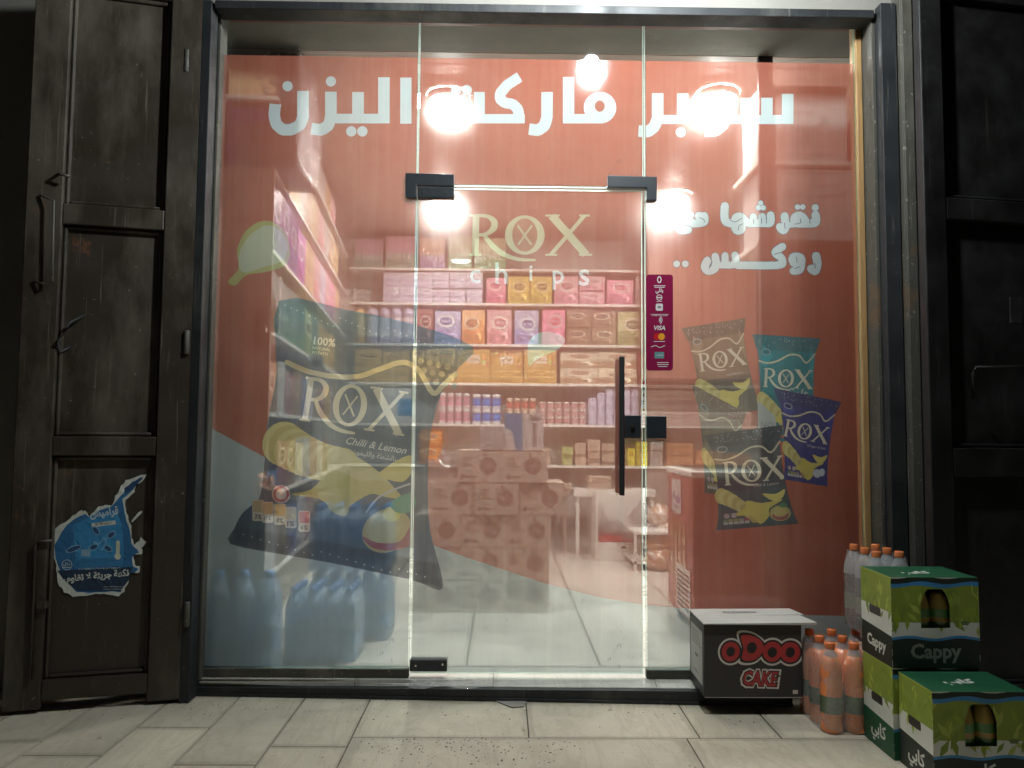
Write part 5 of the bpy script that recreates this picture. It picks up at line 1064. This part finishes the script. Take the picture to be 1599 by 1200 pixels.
def pack(name, label, kind, xs_, ys_, z, group, wrap, s=1.0):
    x0, x1, y0, y1 = min(xs_), max(xs_), min(ys_), max(ys_); t = thing(name, label, 'bottle pack', ((x0+x1)/2, (y0+y1)/2, z), 0, group)
    b, nk, cp, lb2 = bottle_parts(kind)
    for X in xs_:
        for Y in ys_:
            o = obj('bottle', b, t, (X-(x0+x1)/2, Y-(y0+y1)/2, .001), random.uniform(0, 6)); o.scale = (s, s, s)
            for nm, me in (('neck', nk), ('cap', cp), ('label', lb2)): obj(nm, me, o)
    hx, hy, n = (x1-x0)/2+.044*s, (y1-y0)/2+.044*s, 40; mb = MB(); vs = []; rr = random.Random(label)
    for zz, k in ((.002, .96), (.03, 1.0), (.12, 1.0), (.2, .995), (.25, .98), (.285, .90), (.305, .86)):
        for i in range(n):
            a = tau*i/n; c, q = cos(a), sin(a); e = 5; rad = (abs(c)**e+abs(q)**e)**(-1/e); wob = 1+rr.uniform(-.012, .012)
            vs.append((c*rad*hx*k*wob, q*rad*hy*k*wob, zz*s))
    mb.raw(vs, [(j*n+i, j*n+(i+1) % n, (j+1)*n+(i+1) % n, (j+1)*n+i) for j in range(6) for i in range(n)]); mb.build('shrink_wrap', wrap, t, True); return t
GP = 'bottle packs on the pavement'
pack('bottle_pack', 'shrink-wrapped pack of six orange juice bottles standing on the pavement by the dark box', 'orange', (1.243, 1.333), (-.20, -.298, -.396), 0, GP, 'shrink_wrap')
pack('bottle_pack', 'pack of orange bottles mostly hidden behind the green cartons', 'orange', (1.437, 1.525), (-.185, -.28, -.372), 0, GP, 'shrink_wrap')
pack('bottle_pack', 'pack of dark bottles with orange caps on top, behind the upper green carton', 'dark', (1.437, 1.525), (-.185, -.28, -.372), .337, GP, 'shrink_wrap')
GWt = 'water packs behind the left pane'
pack('water_pack', 'clear blue water pack standing nearest the door behind the left pane', 'water', (-.94, -.856, -.772, -.688), (.24, .325, .41), SILL, GWt, 'water_wrap', 1.0)
pack('water_pack', 'taller water pack in the left corner behind the pane', 'water', (-1.2, -1.085), (.075, .185), SILL, GWt, 'water_wrap', 1.3) if False else None
pack('water_pack', 'taller water pack left of the nearest pack behind the pane', 'water', (-1.235, -1.125, -1.015), (.10,), SILL, GWt, 'water_wrap', 1.3)
pack('water_pack', 'water pack at the bottom of the rear pair', 'water', (-.93, -.846, -.762, -.678, -.594), (.60, .685, .77), SILL, GWt, 'water_wrap')
pack('water_pack', 'water pack on top of the rear pair', 'water', (-.93, -.846, -.762, -.678, -.594), (.60, .685, .77), SILL+.336, GWt, 'water_wrap')
# hanging cards inside the left pane
def p_card(a, w, h, rr):
    a.rect(0, 0, w, h, (.62, .6, .56)); a.circ(w*.5, h*.25, w*.3, (.12, .05, .04), ry=h*.12); bars(a, w*.15, h*.5, w*.85, h*.9, 4, (.3, .25, .2), rr); return (.6, .58, .55)
def p_leaflet(a, w, h, rr):
    a.rect(0, 0, w, h, (.66, .66, .64)); a.rect(w*.55, h*.3, w, h*.8, (.05, .25, .5)); bars(a, w*.1, h*.2, w*.5, h*.8, 5, (.4, .4, .42), rr); return (.6, .6, .58)
p = at(492, 605, .75); tag(obj('price_card', goods_mesh('pcard', .075, .17, .003, 'paper', p_card, name='price_card'), None, p, .3), 'narrow white card hanging from the left shelving', 'card')
p = at(618, 660, 1.6); tag(obj('leaflet', goods_mesh('leaf', .20, .22, .004, 'paper', p_leaflet, name='leaflet'), None, p, .2), 'white leaflet with a blue corner leaning on the left shelf goods', 'leaflet')
p = at(425, 520, .16); blob('clear_pouch', 'shiny clear pouch hanging at the end of the left shelving', 'pouch', (p.x, .15, p.z), (.03, .025, .11), 'clear_bag', 31)

# ================================================================== GOODS ON THE PAVEMENT
ox = at_z(1100, 1091, SILL); ow, oh, od = .388, .285, .0
oy0, oy1 = ox.y, -.014
oz = SILL+.002
ob = thing('cake_box', 'black carton lettered ODOO CAKE with a white top standing on the sill', 'carton', (ox.x, oy0, oz))
CH = (.035, .031, .030); TOPC = (.47, .47, .43)
mb = MB(); mb.box(0, ow, .0012, oy1-oy0, 0, oh, CH); mb.build('box_body', 'print_card', ob, bevel=.003)
a = Art(); RD, WH2, BK = (.42, .035, .035), (.62, .58, .52), (.02, .015, .015)
X0, X1 = 1100, 1100+ow*F_PX/(oy0-CAM.y); a.xf = lambda u, v: (u, v)
a.rect(1090, 960, 1400, 1120, CH)
def odoo(a, col, g):
    for cx, cy_, rx, ry in ((1141, 1018, 14, 15.5), (1173, 1011, 19, 18.5), (1206, 1018, 15, 16), (1234, 1019, 15.5, 16)):
        if rx == 19: a.poly(smooth_path([(1157-g, 993-g), (1175, 993-g), (1190+g, 1003), (1191+g, 1018), (1178, 1031+g), (1159-g, 1030+g), (1161-g, 1012)], 4, True), col)
        else: a.circ(cx, cy_, rx+g, col, ry=ry+g, n=24, rot=.3)
odoo(a, WH2, 6); odoo(a, BK, 3); odoo(a, RD, 0)
for cx, cy_, r in ((1141, 1018, 5), (1174, 1012, 6), (1206, 1019, 5.5), (1234, 1019, 5.5)): a.circ(cx, cy_, r+1.8, BK, ry=r*1.2+1.8, n=14, rot=.3); a.circ(cx, cy_, r-.6, RD if False else BK, ry=r, n=12, rot=.3)
for bo, c in ((.14, WH2), (.075, BK), (.03, RD)): a.text('CAKE', 1187, 1060, 50+bo*90, c, .03, bo, .12, 21+bo*75)
a.rect(1238, 1078, 1246, 1084, WH2); a.rect(1101, 1089, 1300, 1090.2, (.5, .48, .42))
clip = [proj((ox.x+.001, oy0, oz+oh-.001)), proj((ox.x+ow-.001, oy0, oz+oh-.001)), proj((ox.x+ow-.001, oy0, oz+.001)), proj((ox.x+.001, oy0, oz+.001))]
a.sheet('front_print', 'print_card', lambda u, v: at(u, v, oy0)-ob.location, ob, clip)
for k, (y0, y1, tl) in enumerate([(-.012, (oy1-oy0)*.52, .0), ((oy1-oy0)*.525, oy1-oy0, .002)]):
    mb = MB(); mb.hexa([(-.004, y0, oh+.001), (ow+.058, y0, oh+.001), (ow+.040, y1, oh+.002+tl), (-.004, y1, oh+.002+tl), (-.004, y0, oh+.005), (ow+.058, y0, oh+.012), (ow+.040, y1, oh+.010+tl), (-.004, y1, oh+.006+tl)], TOPC); mb.build('flap', 'print_card', ob, bevel=.001)
a = Art(); a.text('ODOO', 50, 20, 100, (.15, .14, .14), pi, .04); a.sheet('flap_print', 'print_card', lambda u, v: Vector((.12+u/700, .155-v/700*0+(v-20)/900+.01, oh+.0108)), ob)
a = Art(); dd = (oy1-oy0)*1000; a.rect(0, 0, dd*.8, 210, (.55, .55, .52)); 
for k in range(5): a.rect(dd*.1, 20+k*12, dd*(.5+.05*k), 24+k*12, (.2, .2, .2))
a.rect(dd*.3, 110, dd*.5, 120, (.15, .15, .15)); a.scrawl(dd*.35, 180, dd*.3, (.1, .1, .1), 0, 14, 3)
a.sheet('side_label', 'paper', lambda u, v: Vector((-.0012, (oy1-oy0)*.9-u/1000, oh-.035-v/1000)), ob)

# green juice cartons
GRN, DG, LF, LF2, LF3, CW, BLU = (.010, .085, .035), (.012, .022, .014), (.27, .35, .03), (.18, .26, .03), (.38, .45, .07), (.62, .64, .57), (.05, .24, .50)
def leaves(a, x0, y0, x1, y1, n, seed, L=60):
    rr = random.Random(seed); a.rect(x0, y0, x1, y1, (.22, .29, .035))
    for k in range(n):
        x, y, t, l = rr.uniform(x0, x1), rr.uniform(y0, y1+L*.2), rr.uniform(.6, 2.6), L*rr.uniform(.6, 1.2); c, q = cos(t), sin(t); w_ = l*.17
        a.poly([(x, y), (x+c*l*.5-q*w_, y+q*l*.5+c*w_), (x+c*l, y+q*l), (x+c*l*.5+q*w_, y+q*l*.5-c*w_)], rr.choice([LF, LF2, LF3, (.24, .34, .05)]))
def wavy(a, w, y0, y1, col, ph): a.poly([(x*w/12, y0+5*sin(x*.9+ph)) for x in range(13)]+[(x*w/12, y1+5*sin(x*.9+ph+.4)) for x in range(12, -1, -1)], col)
def cappy(label, x0, y0, z0, w_, d_, h_, front, side, top, seed, bottom=DG, topcol=GRN):
    t = thing('juice_carton', label, 'carton', (x0, y0, z0), 0, 'green juice cartons stacked at the right'); W, D_, H = w_*1000, d_*1000, h_*1000
    a = Art(); a.rect(0, 0, W, H, CW); leaves(a, 0, 20, W, H*.5, 46, seed); wavy(a, W, 0, 22, DG, 1); wavy(a, W, 18, 32, BLU, 1); wavy(a, W, H*.66, H*.70, BLU, 2.5); wavy(a, W, H*.69, H+9, bottom, 2.5)
    a.text(front[0], W*.5, H*.84, W*front[1], (.22, .24, .2) if front[0] == 'Cappy' else CW, 0, .03); a.circ(W*.84, H*.50, 17, (.12, .18, .06), ry=6); a.rect(W*.8, H*.515, W*.88, H*.53, (.12, .18, .06)); a.scrawl(W*.84, H*.56, 22, (.3, .32, .3), 0, 6, 2)
    wr = random.Random(seed+40)
    for k in range(16): yy, xx, l_ = wr.uniform(0, H), wr.choice([0, W]), wr.uniform(4, 22); a.poly([(xx-2.2, yy), (xx+2.2, yy), (xx+1.5, yy+l_), (xx-1.5, yy+l_)], (.42, .38, .28))
    hp = [(W*.33, H*.56), (W*.33, H*.30), (W*.37, H*.19), (W*.41, H*.13), (W*.59, H*.13), (W*.63, H*.19), (W*.67, H*.30), (W*.67, H*.56)]; a.poly(hp, None)
    L = a.L; hole = L[-1][0]
    vs, fc = None, None
    a.L = L[:-1]+[(hole, 'HOLE')]
    vs, fc = a.cut([(0, 0), (W, 0), (W, H), (0, H)], 1e-3); mb = MB(); mb.v = [(p[0]/1000, -.004*sin(pi*p[0]/W)*sin(pi*p[1]/H)*sin(2.2*p[0]/W*pi+seed), h_-p[1]/1000) for p in vs]; fc = [q for q in fc if q[1] != 'HOLE']; mb.f = [f for f, c in fc]; mb.c = [c for f, c in fc]; mb.build('front_panel', 'print_card', t)
    a = Art(); a.rect(0, 0, D_, H, CW); leaves(a, 0, 0, D_, H*.40, 26, seed+1, 50); a.poly([(0, H*.62), (D_, H*.66), (D_, H), (0, H)], bottom); a.text(side[0], D_*.5, H*.83, D_*side[1], CW, 0, .03)
    a.rrect(D_*.28, H*.40, D_*.66, H*.50, 8, (.03, .025, .02)); a.rect(0, 0, D_, 3, LF3)
    vs, fc = a.cut([(0, 0), (D_, 0), (D_, H), (0, H)], 1e-3); mb = MB(); mb.v = [(0, d_-p[0]/1000, h_-p[1]/1000) for p in vs]; mb.f = [f for f, c in fc]; mb.c = [c for f, c in fc]; mb.build('side_panel', 'print_card', t)
    a = Art(); a.rect(0, 0, W, D_, topcol); a.rect(0, 0, W, 8, (.02, .12, .06)); a.text(top, W*.5, D_*.45, W*.36, CW, 0, .05, 0, D_*.30); a.rect(0, D_*.52, W, D_*.527, (.005, .05, .02))
    vs, fc = a.cut([(0, 0), (W, 0), (W, D_), (0, D_)], 1e-3); mb = MB(); mb.v = [(p[0]/1000, d_-p[1]/1000, h_-.006*sin(pi*p[0]/W)*sin(pi*p[1]/D_)) for p in vs]; mb.f = [f for f, c in fc]; mb.c = [c for f, c in fc]; mb.build('lid', 'print_card', t)
    mb = MB(); mb.face([(w_, 0, 0), (w_, d_, 0), (w_, d_, h_), (w_, 0, h_)], LF2); mb.face([(w_, d_, 0), (0, d_, 0), (0, d_, h_), (w_, d_, h_)], LF2); mb.face([(0, d_, .0005), (w_, d_, .0005), (w_, 0, .0005), (0, 0, .0005)], DG); mb.build('back_panel', 'print_card', t)
    for dx in (-.028, .042):
        o = MB().lathe([(.03, .02), (.036, .05), (.036, .19), (.026, .235), (.014, .25)], 14, (w_*.5+dx, .055, 0), (.50, .36, .10)).build('juice_bottle', 'print_gloss', t, True)
        for zz in (.12, .165): MB().lathe([(.0366, zz), (.0366, zz+.028)], 14, (w_*.5+dx, .055, 0), (.10, .26, .07), caps=False).build('bottle_label', 'print_gloss', o, True)
    return t
KB = shape('كابي')
cappy('green carton with Arabic side lettering at the bottom of the stack, half hidden', 1.346, -.655, .001, .30, .215, .308, ('Cappy', .55), (KB, .5), KB, 11, GRN)
cappy('upper green juice carton with grey Cappy lettering and a white-lettered lid', 1.346, -.657, .311, .305, .222, .306, ('Cappy', .58), ('Cappy', .62), KB, 12)
cappy('front green juice carton cut off by the right picture edge', 1.362, -.870, .001, .305, .205, .30, (KB, .3), (KB, .5), KB, 13)
